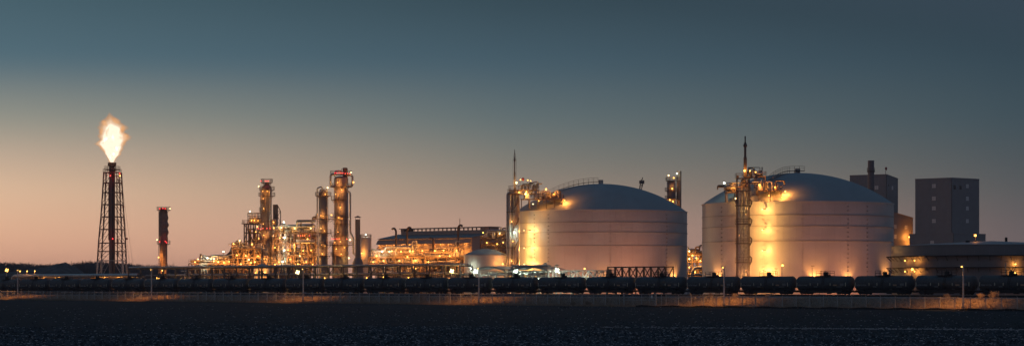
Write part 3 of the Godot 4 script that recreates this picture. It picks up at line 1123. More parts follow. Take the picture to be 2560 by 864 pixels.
func flame() -> void:
	var t := stand("flare_flame", "big white-hot gas flame with an orange fringe burning on the flare tower", "flame", 279, 780)
	t.position.y = EYE + (719.0 - 406.0) * sc
	var s := sc
	# [height, half width, shift] in photograph pixels above the burner
	var core := [[0, 3.0, 0], [10, 8, -1], [22, 15, -2], [38, 21, -2.5], [56, 22, -2], [72, 20, 1], [82, 16.5, 2], [89, 11, 0], [94, 5, -3], [97, 0.2, -4]]
	var outer := [[0, 4.5, 0], [11, 10.5, -1], [26, 21, -2], [46, 27, -1], [66, 29, 0], [84, 28, 2], [98, 22, 0], [110, 14, -4], [118, 7, -6], [126, 0.2, -7]]
	var n := 9
	for i in n + 1:
		var f := float(i) / n
		var list := []
		for j in core.size():
			list.append([lerpf(core[j][0], outer[j][0], f) * s, lerpf(core[j][1], outer[j][1], f) * s, lerpf(core[j][2], outer[j][2], f) * s])
		var hot := Color(1, 0.97, 0.89).lerp(Color(1, 0.68, 0.4), clampf(f * 2.2 - 0.7, 0.0, 1.0))
		mi(t, "flame_core" if i == 0 else "flame_layer", blob(list, 4, 0.55 + 0.75 * f), fire("fire_%d" % i, hot, 1.5 - 0.7 * f, 1.0 if i == 0 else lerpf(0.12, 0.055, f)))
	for i in 5:
		var f := i / 4.0
		var w := lerpf(5.5, 11.0, f)
		var lobe := [[-w, 0.2 * s, -3], [-w * 0.6, w * 0.8, -2], [0, w, 0], [w * 0.6, w * 0.7, 3], [w * 1.1, 0.2, 5]].map(func(e): return [e[0] * s, e[1] * s, e[2] * s])
		for e in [[31, 64, 1.0], [-20, 100, 0.75], [10, 104, 0.9], [26, 84, 0.7], [-27, 78, 0.6]]:
			mi(t, "flame_tongue", blob(lobe, 20 + int(e[1]), 0.8), M["fire_%d" % (5 + i)], Transform3D(Basis(Vector3.BACK, e[1] * 0.05).scaled(Vector3.ONE * e[2]), Vector3(e[0] * s, e[1] * s, 0)))
	var l := OmniLight3D.new()
	l.name = "flame_source"
	l.light_color = Color(1, 0.72, 0.45)
	l.light_energy = 60.0
	l.light_size = 1.5
	l.omni_range = 400.0
	l.omni_attenuation = 2.0
	l.shadow_enabled = true
	l.position = Vector3(0, 6, 4.2)
	t.add_child(l)

func striped_stack() -> void:
	var t := stand("vent_stack", "slim brown stack with a wavy jacket and two red-lit ring platforms", "stack", 407.5, 830)
	var r := 9.4 * sc
	var top := P(407.5, 519).y
	mi(t, "shell", lathe([Vector2(r, 0), Vector2(r * 0.98, top), Vector2(r * 0.8, top), Vector2(r * 0.8, top - 1.5)], 24), M.rust_shell)
	var st := SurfaceTool.new()
	st.begin(Mesh.PRIMITIVE_TRIANGLES)
	for i in 61:
		var y := lerpf(P(0, 604).y, P(0, 529).y, i / 60.0)
		for k in 24:
			var a := TAU * k / 24
			var rr := r + 0.12 + 0.22 * maxf(0, cos(a - 0.3)) * (1.0 + sin(i * 0.42)) * sin(PI * i / 60.0)
			st.add_vertex(Vector3(rr * cos(a), y, rr * sin(a)))
	for i in 60:
		for k in 24:
			var p := i * 24 + k
			var q := i * 24 + (k + 1) % 24
			for v in [p, q + 24, p + 24, p, q, q + 24]:
				st.add_index(v)
	st.generate_normals()
	mi(t, "wavy_jacket", st.commit(), M.rust_shell)
	ring_platform(t, P(407.5, 526), r, 17 * sc, 0, TAU, M.steel)
	ring_platform(t, P(407.5, 610), r, 16.5 * sc, 0, TAU, M.steel)
	bar(t, "ladder", Vector3(-r - 0.25, 0, 0.3), Vector3(-r - 0.25, top, 0.3), 0.3, M.steel, 0.1)
	for e in [[400, 522], [408, 521], [414, 522], [400, 604], [414, 603], [417, 606]]:
		lamp(t, P(e[0], e[1], r + 0.9), "red", 1.2, "beacon_lamp", 0.36)
	lamp(t, P(424, 521, 0.5), "warm", 1.0, "platform_lamp", 0.3)
	lamp(t, P(391.5, 599, 0.5), "warm", 1.0, "platform_lamp", 0.3)
	lamp(t, P(397, 643, r * 0.6 + 1.0), "sodium", 12.0, "platform_lamp", 0.4)
	lamp(t, P(409, 676, r + 3.0), "sodium", 26.0, "base_lamp", 0.4)
	bar(t, "lamp_post", P(409, 742, r + 3.0), P(409, 677, r + 3.0), 0.12, M.steel)

# ------------------------------------------------------------------ big tanks
func dome_tank(px: float, depth: float, label: String, rows: Array) -> Node3D:
	var t := stand("dome_tank", label, "storage tank", px, depth, "great dome-roofed tanks")
	var R := 24.0
	var H := 22.9
	var y := [0.0, 13.4, 17.0, 19.7, H]
	var n := 48
	var mats := [M.tank_white, M.tank_white_dull, M.tank_white_pale]
	for c in 4:
		var key := "panel%d" % c
		if not U.has(key):
			var h: float = y[c + 1] - y[c]
			var half := TAU / n / 2 - 0.0006
			U[key] = lathe([Vector2(R - 0.05, 0.02), Vector2(R, 0.05), Vector2(R, h - 0.05), Vector2(R - 0.05, h - 0.02)], 4, false, -half, half)
		for k in n:
			mi(t, "cladding_panel", U[key], mats[rng.randi() % 3], Transform3D(Basis(Vector3.UP, TAU * (k + (0.5 if c % 2 else 0.0)) / n), Vector3(0, y[c], 0)))
	mi(t, "inner_wall", lathe_cached("tank_in", [Vector2(R - 0.06, 0), Vector2(R - 0.06, H)], 96), M.tank_seam)
	for c in [1, 2, 3]:
		mi(t, "stiffener_ring", lathe_cached("tank_ring", [Vector2(R, 0.07), Vector2(R + 0.16, 0.07), Vector2(R + 0.16, -0.07), Vector2(R, -0.07)], 128), M.tank_seam, Transform3D(Basis(), Vector3(0, y[c], 0)))
	mi(t, "eave_ring", lathe_cached("tank_eave", [Vector2(R, -0.15), Vector2(R + 0.16, -0.15), Vector2(R + 0.16, 0.12), Vector2(R - 0.3, 0.16)], 128), M.tank_white, Transform3D(Basis(), Vector3(0, H, 0)))
	var prof := []
	var rise := 7.9
	var rs := (R * R + rise * rise) / (2 * rise)
	for k in 25:
		var r := (R - 0.02) * (1.0 - k / 24.0)
		prof.append(Vector2(maxf(r, 0.001), sqrt(rs * rs - r * r) - (rs - rise)))
	if not U.has("dome"):
		U.dome = lathe(prof, 128, true)
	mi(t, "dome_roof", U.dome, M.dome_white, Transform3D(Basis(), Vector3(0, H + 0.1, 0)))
	tube(t, "vent", Vector3(0, H + rise, 0), Vector3(0, H + rise + 1.2, 0), 0.7, M.galvanised)
	# vertical rows of wall clips
	for a in rows:
		var x: float = (a - px) * sc * 0.965
		var ang := acos(clampf(x / R, -1, 1))
		var d := Vector3(cos(ang), 0, sin(ang))
		var list := []
		var yy := 0.8
		while yy < H - 0.5:
			list.append([d * (R - 0.02) + Vector3(0, yy, 0), d * (R + 0.12) + Vector3(0, yy, 0), 0.3])
			yy += 1.05
		mi(t, "clip_row", bars(list), M.tank_seam)
	return t

# a lamp on a short bracket fixed to the tank wall
func wall_lamp(t: Node3D, px: float, tank_px: float, y: float, kind: String, e: float, off := 1.5, size := 0.4) -> void:
	var R := 24.0
	var x: float = (px - tank_px) * sc * 0.965
	var ang := acos(clampf(x / R, -0.999, 0.999))
	var d := Vector3(cos(ang), 0, sin(ang))
	bar(t, "lamp_bracket", d * R + Vector3(0, y + 0.1, 0), d * (R + off) + Vector3(0, y + 0.3, 0), 0.1, M.steel)
	lamp(t, d * (R + off) + Vector3(0, y, 0), kind, e, "wall_lamp", size)

# an uplight standing at the foot of the tank wall
func foot_lamp(t: Node3D, px: float, tank_px: float, kind: String, e: float) -> void:
	var R := 24.0
	var x: float = (px - tank_px) * sc * 0.965
	var ang := acos(clampf(x / R, -0.999, 0.999))
	var d := Vector3(cos(ang), 0, sin(ang))
	bar(t, "lamp_bracket", d * R + Vector3(0, 3.0, 0), d * (R + 1.0) + Vector3(0, 3.2, 0), 0.1, M.steel)
	spot_lamp(t, d * (R + 1.0) + Vector3(0, 3.4, 0), Vector3(0, 1, 0) - d * 0.3, 50.0, kind, e, 0.36)

func dome_y(r: float) -> float:
	var rs := (24.0 * 24.0 + 7.9 * 7.9) / 15.8
	return 22.9 + 0.1 + sqrt(maxf(rs * rs - r * r, 0)) - (rs - 7.9)

func roof_stair(t: Node3D, a: Vector3, b: Vector3, n := 10) -> void:
	# a curved stair lying on the dome
	var pts := []
	for i in n + 1:
		var q := a.lerp(b, float(i) / n)
		var r := Vector2(q.x, q.z).length()
		q.y = dome_y(minf(r, 24.0)) + 0.55
		pts.append(q)
	for i in n:
		bar(t, "roof_stair_tread", pts[i], pts[i + 1], 0.14, M.steel, 0.9)
		bar(t, "stair_support", pts[i], pts[i] - Vector3(0, 0.6, 0), 0.12, M.steel)
	mi(t, "railing", bars(railing_loop(pts, 1.15, false, 1.8)), M.steel)

func deck_on_roof(t: Node3D, x0: float, x1: float, z0: float, z1: float, y: float, n_eq: int) -> void:
	box(t, "deck", Vector3((x0 + x1) / 2, y, (z0 + z1) / 2), Vector3(x1 - x0, 0.22, z1 - z0), M.rust_steel)
	var k := maxi(2, int((x1 - x0) / 2.2))
	for i in k + 1:
		var x := lerpf(x0 + 0.2, x1 - 0.2, float(i) / k)
		for z in [z0 + 0.2, z1 - 0.2]:
			var r := Vector2(x, z).length()
			var low := dome_y(minf(r, 24.0)) if r < 24.0 else y - 2.6
			if low < y - 0.3:
				bar(t, "post", Vector3(x, low, z), Vector3(x, y, z), 0.22, M.rust_steel)
	rail_rect(t, x0, x1, z0, z1, y + 0.11, M.rust_steel)
	equipment(t, x0 + 0.6, x1 - 0.6, y + 0.12, z0 + 0.8, z1 - 0.8, n_eq, [M.pipe_pale, M.pipe_brown, M.jacket], 0.9)
	riser_pipes(t, x0 + 0.4, x1 - 0.4, y, y + 2.6, z0 + 0.5, z1 - 0.5, n_eq * 2, [M.pipe_pale, M.pipe_brown, M.jacket], 0.08, 0.2)

func mast(t: Node3D, foot: Vector3, top: Vector3, w: float) -> void:
	mi(t, "mast", bars([[foot, foot.lerp(top, 0.5), w], [foot.lerp(top, 0.5), foot.lerp(top, 0.85), w * 0.7], [foot.lerp(top, 0.85), top, w * 0.4]]), M.steel)
	mi(t, "mast_collar", lathe([Vector2(w * 0.5, 0), Vector2(w * 0.62, 0.2), Vector2(w * 0.62, 0.5), Vector2(w * 0.4, 0.9)], 10), M.steel, Transform3D(Basis(), foot.lerp(top, 0.74)))

func tank_one() -> void:
	rng.seed = 301
	var px := 1502.5
	var t := dome_tank(px, 668, "great pale dome-roofed tank with a slim guyed mast, left of the pair", [1329, 1364, 1518, 1663])
	wall_lamp(t, 1320, px, 17.6, "warm", 28, 2.3, 0.2)
	wall_lamp(t, 1320, px, 12.8, "warm", 33, 2.3, 0.2)
	wall_lamp(t, 1320, px, 8.4, "warm", 39, 2.3, 0.2)
	foot_lamp(t, 1502, px, "sodium", 22)
	foot_lamp(t, 1682, px, "sodium", 75)
	# decks and stair on the roof
	deck_on_roof(t, -22.4, -10.8, 14.0, 19.0, 26.0, 9)
	deck_on_roof(t, -23.0, -17.4, 9.5, 13.5, 28.6, 3)
	lamp(t, P(1363, 479, 17), "sodium", 14, "deck_lamp")
	lamp(t, P(1313, 491, 18), "warm", 16, "deck_lamp")
	lamp(t, P(1345, 508, 18.6), "sodium", 10, "deck_lamp", 0.3)
	lamp(t, P(1382, 492, 18.6), "sodium", 9, "deck_lamp", 0.3)
	bar(t, "lamp_arm", P(1400, 505, 18.8), P(1407, 506, 19.2), 0.12, M.steel)
	lamp(t, P(1408, 507, 19.2), "sodium", 20, "flood_lamp", 0.3)
	bar(t, "lamp_arm", P(1330, 517, 18.6), P(1331, 514, 20), 0.1, M.steel)
	lamp(t, P(1331, 516, 20), "warm", 5, "flood_lamp", 0.26)
	roof_stair(t, Vector3(-16, 0, 10), Vector3(-0.8, 0, 0.6), 11)
	for e in [[1300, 452], [1318, 453], [1325, 455]]:
		bar(t, "lamp_post", P(e[0], 468, 7), P(e[0], e[1], 7), 0.09, M.steel)
		lamp(t, P(e[0] + 1, e[1], 7), "sodium", 1.5, "post_lamp", 0.3)
	var d := stand("pipe_riser_tower", "slim bundle of upright pipes with a guyed mast beside the left dome tank", "pipe tower", 1281, 652)
	for e in [[1268.5, 0.33, 0.0], [1275, 0.42, 0.6], [1280.5, 0.3, -0.2], [1284.5, 0.2, 0.8]]:
		var top := P(e[0], 482, e[2])
		pipe(d, "riser", [Vector3(top.x, 0, top.z), top, P(e[0] + 18, 482, e[2])], e[1], M.jacket, 12)
	tube(d, "stair_shell", P(1291, 737), P(1291, 486), 0.9, M.shell)
	for py in [530, 578, 619, 662]:
		box(d, "tie_beam", P(1277, py, 0.4), Vector3(2.4, 0.2, 1.6), M.steel)
	for i in 4:
		var py := 500.0 + i * 49
		mi(d, "spiral_stair", sweep([P(1285, py + 24, 1.3), P(1290, py + 15, 2.0), P(1295, py + 5, 1.8), P(1296.5, py - 4, 0.6), P(1293, py - 9, -0.6)], 0.22, 6), M.steel)
		lamp(d, P(1279 + (i % 2) * 3, py + 54, 1.7), "sodium", 3, "stair_lamp", 0.3)
	lamp(d, P(1286, 581, 2.2), "cool", 14, "flood_lamp", 0.48)
	box(d, "platform", P(1304, 485, 0), Vector3(7.6, 0.3, 3.0), M.rust_steel)
	var c := P(1304, 485, 0)
	rail_rect(d, c.x - 3.8, c.x + 3.8, -1.5, 1.5, c.y + 0.15, M.rust_steel)
	box(d, "platform", P(1303, 476, 0), Vector3(6.8, 0.2, 2.6), M.rust_steel)
	c = P(1303, 476, 0)
	rail_rect(d, c.x - 3.4, c.x + 3.4, -1.3, 1.3, c.y + 0.1, M.rust_steel)
	for x in [1275.0, 1289.0, 1303.0, 1318.0, 1332.0]:
		bar(d, "post", P(x, 487, 1.2), P(x, 468, 1.2), 0.16, M.rust_steel)
	equipment(d, P(1292, 0).x, P(1330, 0).x, P(0, 485).y + 0.1, -0.8, 0.8, 6, [M.pipe_pale, M.pipe_brown], 0.6)
	mast(d, P(1286.7, 486), P(1286.7, 374), 0.42)
	for x in [-1, 1]:
		tube(d, "guy_wire", P(1286.7 + x * 4.0, 466), P(1286.7 + x * 4.0, 398), 0.035, M.steel)
		tube(d, "guy_wire", P(1286.7 + x * 4.0, 398), P(1286.7, 378), 0.035, M.steel)
	lamp(d, P(1291, 457, 1), "warm", 8, "mast_lamp", 0.48)
	lamp(d, P(1298, 481, 1.4), "sodium", 6, "deck_lamp", 0.36)
	lamp(d, P(1316, 480, 1.4), "sodium", 6, "deck_lamp", 0.36)
	bar(d, "wind_sock_pole", P(1307.5, 466), P(1307.5, 449), 0.08, M.steel)
	mi(d, "wind_sock", lathe([Vector2(0.2, -0.4), Vector2(0.42, 0), Vector2(0.2, 0.4)], 10), M.red_paint, Transform3D(Basis(), P(1307.5, 447.5)))

func tank_two() -> void:
	rng.seed = 302
	var px := 1995.0
	var t := dome_tank(px, 605, "great pale dome-roofed tank with a dark spike mast and pipe tower before it", [1787, 1882, 1978, 2094, 2147])
	for y in [21.0, 16.0, 11.0, 6.0]:
		wall_lamp(t, 1889, px, y, "warm", 26, 2.5, 0.2)
	foot_lamp(t, 1779, px, "sodium", 60)
	foot_lamp(t, 1838, px, "sodium", 75)
	foot_lamp(t, 2007, px, "sodium", 60)
	foot_lamp(t, 2093, px, "sodium", 28)
	foot_lamp(t, 2203, px, "sodium", 85)
	foot_lamp(t, 1905, px, "sodium", 70)
	deck_on_roof(t, -19.6, -14.6, 13.5, 18.0, 25.4, 5)
	deck_on_roof(t, -12.2, -6.4, 18.2, 22.4, 25.6, 6)
	deck_on_roof(t, -14.6, -9.8, 13.5, 18.0, 29.2, 4)
	equipment(t, -19.0, -15.0, 25.5, 14.0, 17.0, 5, [M.pipe_pale, M.pipe_brown])
	lamp(t, P(1800, 463, 13), "cool", 4, "flood_lamp")
	bar(t, "lamp_post", P(1800, 486, 13), P(1800, 464, 13), 0.1, M.steel)
	lamp(t, P(1879, 471, 20.5), "sodium", 18, "deck_lamp")
	lamp(t, P(1828, 480, 18.2), "sodium", 10, "deck_lamp", 0.3)
	lamp(t, P(1822, 503, 19.4), "warm", 9, "deck_lamp", 0.3)
	lamp(t, P(1915, 477, 21.6), "sodium", 14, "deck_lamp", 0.34)
	lamp(t, P(1900, 497, 22.0), "sodium", 9, "deck_lamp", 0.26)
	bar(t, "lamp_arm", P(1933, 486, 21.4), P(1939, 486, 21.6), 0.12, M.steel)
	lamp(t, P(1940, 487, 21.6), "sodium", 22, "flood_lamp", 0.3)
	lamp(t, P(1930, 501, 22.6), "sodium", 6, "flood_lamp", 0.22)
	roof_stair(t, Vector3(-8.6, 0, 12.5), Vector3(-2.2, 0, 1.5), 9)
	roof_stair(t, Vector3(-2.2, 0, 1.5), Vector3(1.6, 0, 1.0), 3)
	var d := stand("pipe_mast_tower", "square lattice tower of upright pipes topped by a dark spike mast", "pipe tower", 1858, 577)
	var x0 := P(1843.5, 0).x
	var x1 := P(1873, 0).x
	var top := P(0, 446).y
	for x in [x0, x1]:
		for z in [-1.4, 1.4]:
			bar(d, "post", Vector3(x, 0, z), Vector3(x, top, z), 0.2, M.steel)
	for py in [703.0, 656.0, 608.5, 560.0, 514.0, 478.0, 446.0]:
		var y := P(0, py).y
		box(d, "landing", Vector3((x0 + x1) / 2, y, 0), Vector3(x1 - x0 + 0.7, 0.2, 3.2), M.steel)
		rail_rect(d, x0 - 0.3, x1 + 0.3, -1.55, 1.55, y + 0.1, M.steel)
	for i in 6:
		var x := lerpf(x0 + 0.3, x1 - 0.5, i / 5.0)
		tube(d, "riser", Vector3(x, 0, 0.5 + 0.3 * (i % 2)), Vector3(x, P(0, 468).y, 0.5 + 0.3 * (i % 2)), [0.16, 0.24, 0.12, 0.26, 0.14, 0.2][i], M.jacket)
	for i in 8:
		var ya := P(0, 703 - i * 30).y
		bar(d, "stair_flight", Vector3(x0 + 0.6, ya, -1.0), Vector3(x1 - 0.4, ya + 2.6, -1.0), 0.3, M.steel)
	for py in [648, 600, 552, 506]:
		pipe(d, "cage_loop", [P(1874, py + 14, 1.0), P(1878, py + 6, 1.4), P(1879.5, py - 4, 1.0), P(1875, py - 8, 0.2)], 0.14, M.steel, 6)
	mast(d, P(1864, 446), P(1864, 340), 0.75)
	lamp(d, P(1861.5, 427, 1), "sodium", 6, "mast_lamp", 0.48)
	for e in [[1876, 426], [1890, 429]]:
		bar(d, "lamp_post", P(e[0], 446), P(e[0], e[1]), 0.1, M.steel)
		lamp(d, P(e[0], e[1] + 1), "sodium", 1.5, "post_lamp", 0.3)
	for e in [[1850, 588], [1866, 535], [1852, 640], [1866, 676], [1856, 486]]:
		lamp(d, P(e[0], e[1], -1.2), "sodium", 7, "stair_lamp", 0.3)
	equipment(d, x0, x1 + 2.0, top + 0.1, -0.8, 0.8, 5, [M.pipe_brown, M.steel], 0.55)
	box(d, "platform", P(1880, 458, 0), Vector3(3.8, 0.25, 3.0), M.rust_steel)
	rail_rect(d, P(1872, 0).x, P(1899, 0).x, -1.4, 1.4, P(0, 457).y, M.rust_steel)

func low_tank() -> void:
	var t := stand("low_wide_tank", "low wide dark grey tank with two ring walkways at the right edge", "storage tank", 2480, 545)
	var R := 22.5
	var H := 11.4
	var n := 44
	for c in 3:
		var h0: float = [0.0, 6.5, 9.1][c]
		var h1: float = [6.5, 9.1, H][c]
		var half := TAU / n / 2 - 0.0006
		var m := lathe([Vector2(R - 0.03, h0 + 0.02), Vector2(R, h0 + 0.05), Vector2(R, h1 - 0.05), Vector2(R - 0.03, h1 - 0.02)], 4, false, -half, half)
		for k in n:
			mi(t, "wall_plate", m, M.low_tank, Transform3D(Basis(Vector3.UP, TAU * (k + 0.5 * (c % 2)) / n), Vector3.ZERO))
	mi(t, "inner_wall", lathe([Vector2(R - 0.05, 0), Vector2(R - 0.05, H)], 96), M.tank_seam)
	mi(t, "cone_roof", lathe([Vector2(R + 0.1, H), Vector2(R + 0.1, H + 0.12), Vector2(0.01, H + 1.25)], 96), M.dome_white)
	for y in [6.5, 9.05]:
		mi(t, "walkway", lathe([Vector2(R, 0.05), Vector2(R + 1.1, 0.05), Vector2(R + 1.1, -0.1), Vector2(R, -0.1)], 96), M.black_iron, Transform3D(Basis(), Vector3(0, y, 0)))
		for k in 60:
			var a := TAU * k / 60
			var d := Vector3(cos(a), 0, sin(a))
			bar(t, "bracket", d * R + Vector3(0, y - 1.1, 0), d * (R + 1.05) + Vector3(0, y - 0.1, 0), 0.09, M.black_iron)
	tube(t, "vent", Vector3(3.0, H + 1.0, 2), Vector3(3.0, H + 2.0, 2), 0.3, M.black_iron)
	box(t, "hatch", Vector3(8.5, H + 0.9, 3), Vector3(0.9, 0.5, 0.9), M.black_iron)
	box(t, "hatch", Vector3(-6.5, H + 1.0, 6), Vector3(0.8, 0.4, 0.8), M.black_iron)
	for e in [[2246, 5.8, 5], [2246, 8.2, 3], [2264, 5.8, 7], [2264, 8.2, 4.5], [2487, 7.3, 5], [2487, 5.4, 8]]:
		var x: float = (e[0] - 2480) * sc * 0.96
		var ang := acos(clampf(x / R, -0.995, 0.995))
		var d := Vector3(cos(ang), 0, sin(ang))
		bar(t, "lamp_bracket", d * R + Vector3(0, e[1], 0), d * (R + 0.9) + Vector3(0, e[1] + 0.1, 0), 0.08, M.black_iron)
		lamp(t, d * (R + 0.9) + Vector3(0, e[1] - 0.15, 0), "sodium", e[2], "wall_lamp", 0.28)
	var f := stand("roof_floodlight", "bright sodium floodlight on a post above the low wide tank", "floodlight", 2440, 548)
	f.position.y = H + 0.85
	org.y = 0
	tube(f, "post", Vector3(0, -0.1, 0), Vector3(0, 1.5, 0), 0.08, M.steel)
	box(f, "lamp_hood", Vector3(0, 1.75, -0.2), Vector3(0.6, 0.5, 0.2), M.steel)
	lamp(f, Vector3(0, 1.7, 0.15), "sodium", 10, "lamp", 0.48)

# ------------------------------------------------------------------ process columns
func tall_column_a() -> void:
	rng.seed = 401
	var t := stand("distillation_column", "leftmost tall process column with a stepped fat base and red beacons on top", "process column", 667, 770)
	vessel(t, "base_shell", P(667.3, 734.6), 17.7 * sc, P(0, 578).y, M.shell, 0.4)
	vessel(t, "shell", P(666, 580), 12.3 * sc, P(0, 470).y, M.shell_dark, 0.7)
	var c := P(666, 0)
	for e in [[457, 7, 14.5, 0.0, TAU], [476, 12.3, 19, 0.0, TAU], [491, 12.3, 20.5, 0.0, TAU], [508, 12.3, 17, PI * 0.45, PI * 1.2], [528, 12.3, 19, PI * 0.4, PI * 1.25], [562, 12.3, 22, 0.0, TAU], [576, 15, 24, 0.0, TAU], [601, 17.7, 22, PI * 0.2, PI], [640, 17.7, 21, PI * 0.1, PI * 0.9]]:
		ring_platform(t, Vector3(c.x, P(0, e[0]).y, 0), e[1] * sc, e[2] * sc, e[3], e[4], M.rust_steel)
	tube(t, "top_nozzle", P(666, 470), P(666, 456), 0.8, M.shell_dark)
	tube(t, "vapour_pipe", P(675, 735, 1.7), P(675, 470, 1.7), 0.35, M.jacket)
	tube(t, "vapour_pipe", P(683, 735, 1.9), P(683, 566, 1.9), 0.5, M.jacket)
	for x in [655.0, 659.0, 677.0]:
		bar(t, "platform_post", P(x, 470, 1.2), P(x, 448, 1.2), 0.14, M.steel)
	bar(t, "ladder", P(652.5, 560, 1.4), P(652.5, 470, 1.4), 0.4, M.steel, 0.1)
	var r := 12.3 * sc
	for e in [[658, 478.5, 5], [669, 478.5, 4], [659, 497, 5], [660, 521.5, 5], [659, 560, 5], [661, 588, 9], [652, 612, 5], [662, 647, 9], [668, 648, 6]]:
		lamp(t, P(e[0], e[1], (r if e[1] < 575 else 17.7 * sc) + 0.9), "sodium", e[2] * 0.8, "platform_lamp", 0.22)
	for e in [[664, 453], [668, 453], [672, 453], [653.5, 453], [646, 571], [652, 573], [658, 571], [668, 571], [676, 571], [686, 573]]:
		lamp(t, P(e[0], e[1], 2.4), "red", 0.7, "beacon_lamp", 0.3)
	lamp(t, P(647, 466, 1.8), "warm", 1.5, "platform_lamp", 0.3)
	lamp(t, P(645, 567, 3.0), "sodium", 4, "platform_lamp", 0.36)
	lamp(t, P(686, 570, 3.2), "sodium", 4, "platform_lamp", 0.36)

func column_pair() -> void:
	rng.seed = 402
	var t := stand("stripper_column", "slimmer shorter column of the tall pair with a hooped pipe at its top", "process column", 807, 760)
	var r := 11.2 * sc
	vessel(t, "shell", P(807.3, 735), r, P(0, 482).y, M.shell_dark, 0.6)
	var x0 := P(792.5, 0).x
	pipe(t, "vapour_pipe", [Vector3(x0, 0, 0.4), P(792.5, 470, 0.4), P(804, 466, 0.4), P(806, 478, 0)], 1.7 * sc, M.jacket, 12)
	pipe(t, "hoop_pipe", [P(800, 482, 1.0), P(800, 474, 1.0), P(818, 474, 1.0), P(818, 490, 1.0), P(812, 492, 1.0)], 0.2, M.jacket, 8)
	for e in [[490, 0.0, TAU], [548, 0.1, PI * 0.95], [583, -0.4, PI * 0.8], [614, -0.3, PI * 0.9], [640, 0.0, PI]]:
		ring_platform(t, Vector3(P(807.3, 0).x, P(0, e[0]).y, 0), r, r + 1.1, e[1], e[2], M.rust_steel)
	for e in [[803, 539, 6], [808, 539.5, 4], [803, 571, 6], [812, 577, 4], [804, 613, 6], [813, 614, 4], [806, 634, 7], [814, 486, 4]]:
		lamp(t, P(e[0], e[1], r + 0.9), "sodium", e[2] * 0.8, "platform_lamp", 0.22)
	lamp(t, P(818.5, 469, 0.5), "warm", 3, "platform_lamp", 0.4)
	for py in [500, 520, 540]:
		mi(t, "ladder_cage", bars(railing_loop([P(818, py + 18, 0.8), P(821, py + 18, 0.8)], 2.4, false, 0.5)), M.steel)
	var b := stand("absorber_column", "tallest thick column with looped pipes around its head and a stub on top", "process column", 852, 765)
	r = 17.8 * sc
	vessel(b, "shell", P(852, 735), r, P(0, 446).y, M.shell, 0.35)
	vessel(b, "base_jacket", P(848, 735), 18.8 * sc, P(0, 606).y, M.shell, 0.05)
	tube(b, "top_stub", P(862, 446), P(862, 419), 0.75, M.steel)
	mi(b, "stub_frame", bars(railing_loop([P(854, 437, 1.2), P(869, 437, 1.2)], 1.9, false, 1.2, 0.12)), M.steel)
	# pipe loops at the head, to the left and to the right
	pipe(b, "loop_pipe", [P(836, 466, 1.0), P(826, 466, 1.0), P(826, 436, 1.0), P(842, 436, 1.0)], 2.6 * sc, M.jacket, 12)
	pipe(b, "loop_pipe", [P(869, 466, 1.0), P(881, 466, 1.0), P(881, 438, 1.0), P(866, 438, 1.0)], 2.6 * sc, M.jacket, 12)
	pipe(b, "hoop_pipe", [P(838, 437, 1.6), P(838, 428, 1.6), P(853, 428, 1.6), P(853, 437, 1.6)], 0.3, M.jacket, 8)
	pipe(b, "downcomer", [P(868, 458, 2.2), P(868, 477, 2.2), P(876, 482, 2.2), P(876, 580, 2.2), P(884, 595, 2.2), P(884, 634, 2.2), P(890, 637, 2.2)], 2.3 * sc, M.jacket, 12)
	for e in [[437, 17.8, 27, 0.0, TAU], [468, 17.8, 27, 0.0, TAU], [500, 17.8, 25, PI * 0.3, PI * 1.1], [543, 17.8, 24, PI * 0.1, PI], [560, 17.8, 24, 0.0, PI * 0.8], [590, 17.8, 25, PI * 0.2, PI], [613, 18.8, 29, 0.0, TAU], [640, 18.8, 24, PI * 0.2, PI]]:
		ring_platform(b, Vector3(P(852, 0).x, P(0, e[0]).y, 0), e[1] * sc, e[2] * sc, e[3], e[4], M.rust_steel)
	for e in [[845, 457, 8], [855, 475, 8], [840, 486, 6], [852, 519, 8], [848, 544.5, 8], [846, 580, 8], [838, 606, 5], [852, 604, 6], [862, 619, 6], [854, 635, 9], [842, 622, 6]]:
		lamp(b, P(e[0], e[1], 18.8 * sc + 0.8), "sodium", e[2] * 0.8, "platform_lamp", 0.22)
	for x in [838.0, 843, 848, 853, 858, 864, 870, 876]:
		lamp(b, P(x, 433.5 if x < 860 else 434.5, 3.1), "red", 0.7, "beacon_lamp", 0.3)
	for x in [831.0, 836, 842, 846, 850, 868]:
		lamp(b, P(x, 597.5, 3.4), "red", 0.7, "beacon_lamp", 0.3)
	lamp(b, P(878, 431.5, 1.5), "warm", 2, "platform_lamp", 0.34)
	lamp(b, P(884, 456, 1.5), "sodium", 3, "platform_lamp", 0.34)
	lamp(b, P(876, 600, 3.2), "warm", 4, "platform_lamp", 0.4)
	lamp(b, P(873, 645, 3.2), "warm", 6, "platform_lamp", 0.4)
	var g := stand("column_bridge", "short railed footbridge joining the two tall columns", "footbridge", 826, 764)
	var y := P(0, 548).y
	g.position.y = y
	box(g, "deck", Vector3(0, 0, 2), Vector3(2.2, 0.2, 1.4), M.rust_steel)
	mi(g, "railing", bars(railing_loop([Vector3(-1.1, 0.1, 2.7), Vector3(1.1, 0.1, 2.7)])), M.rust_steel)
	mi(g, "truss", bars([[Vector3(-1.1, -0.1, 2.6), Vector3(0, -0.9, 2.6), 0.12], [Vector3(0, -0.9, 2.6), Vector3(1.1, -0.1, 2.6), 0.12]]), M.rust_steel)
	lamp(g, Vector3(0.4, 1.3, 2.2), "sodium", 6, "lamp", 0.4)

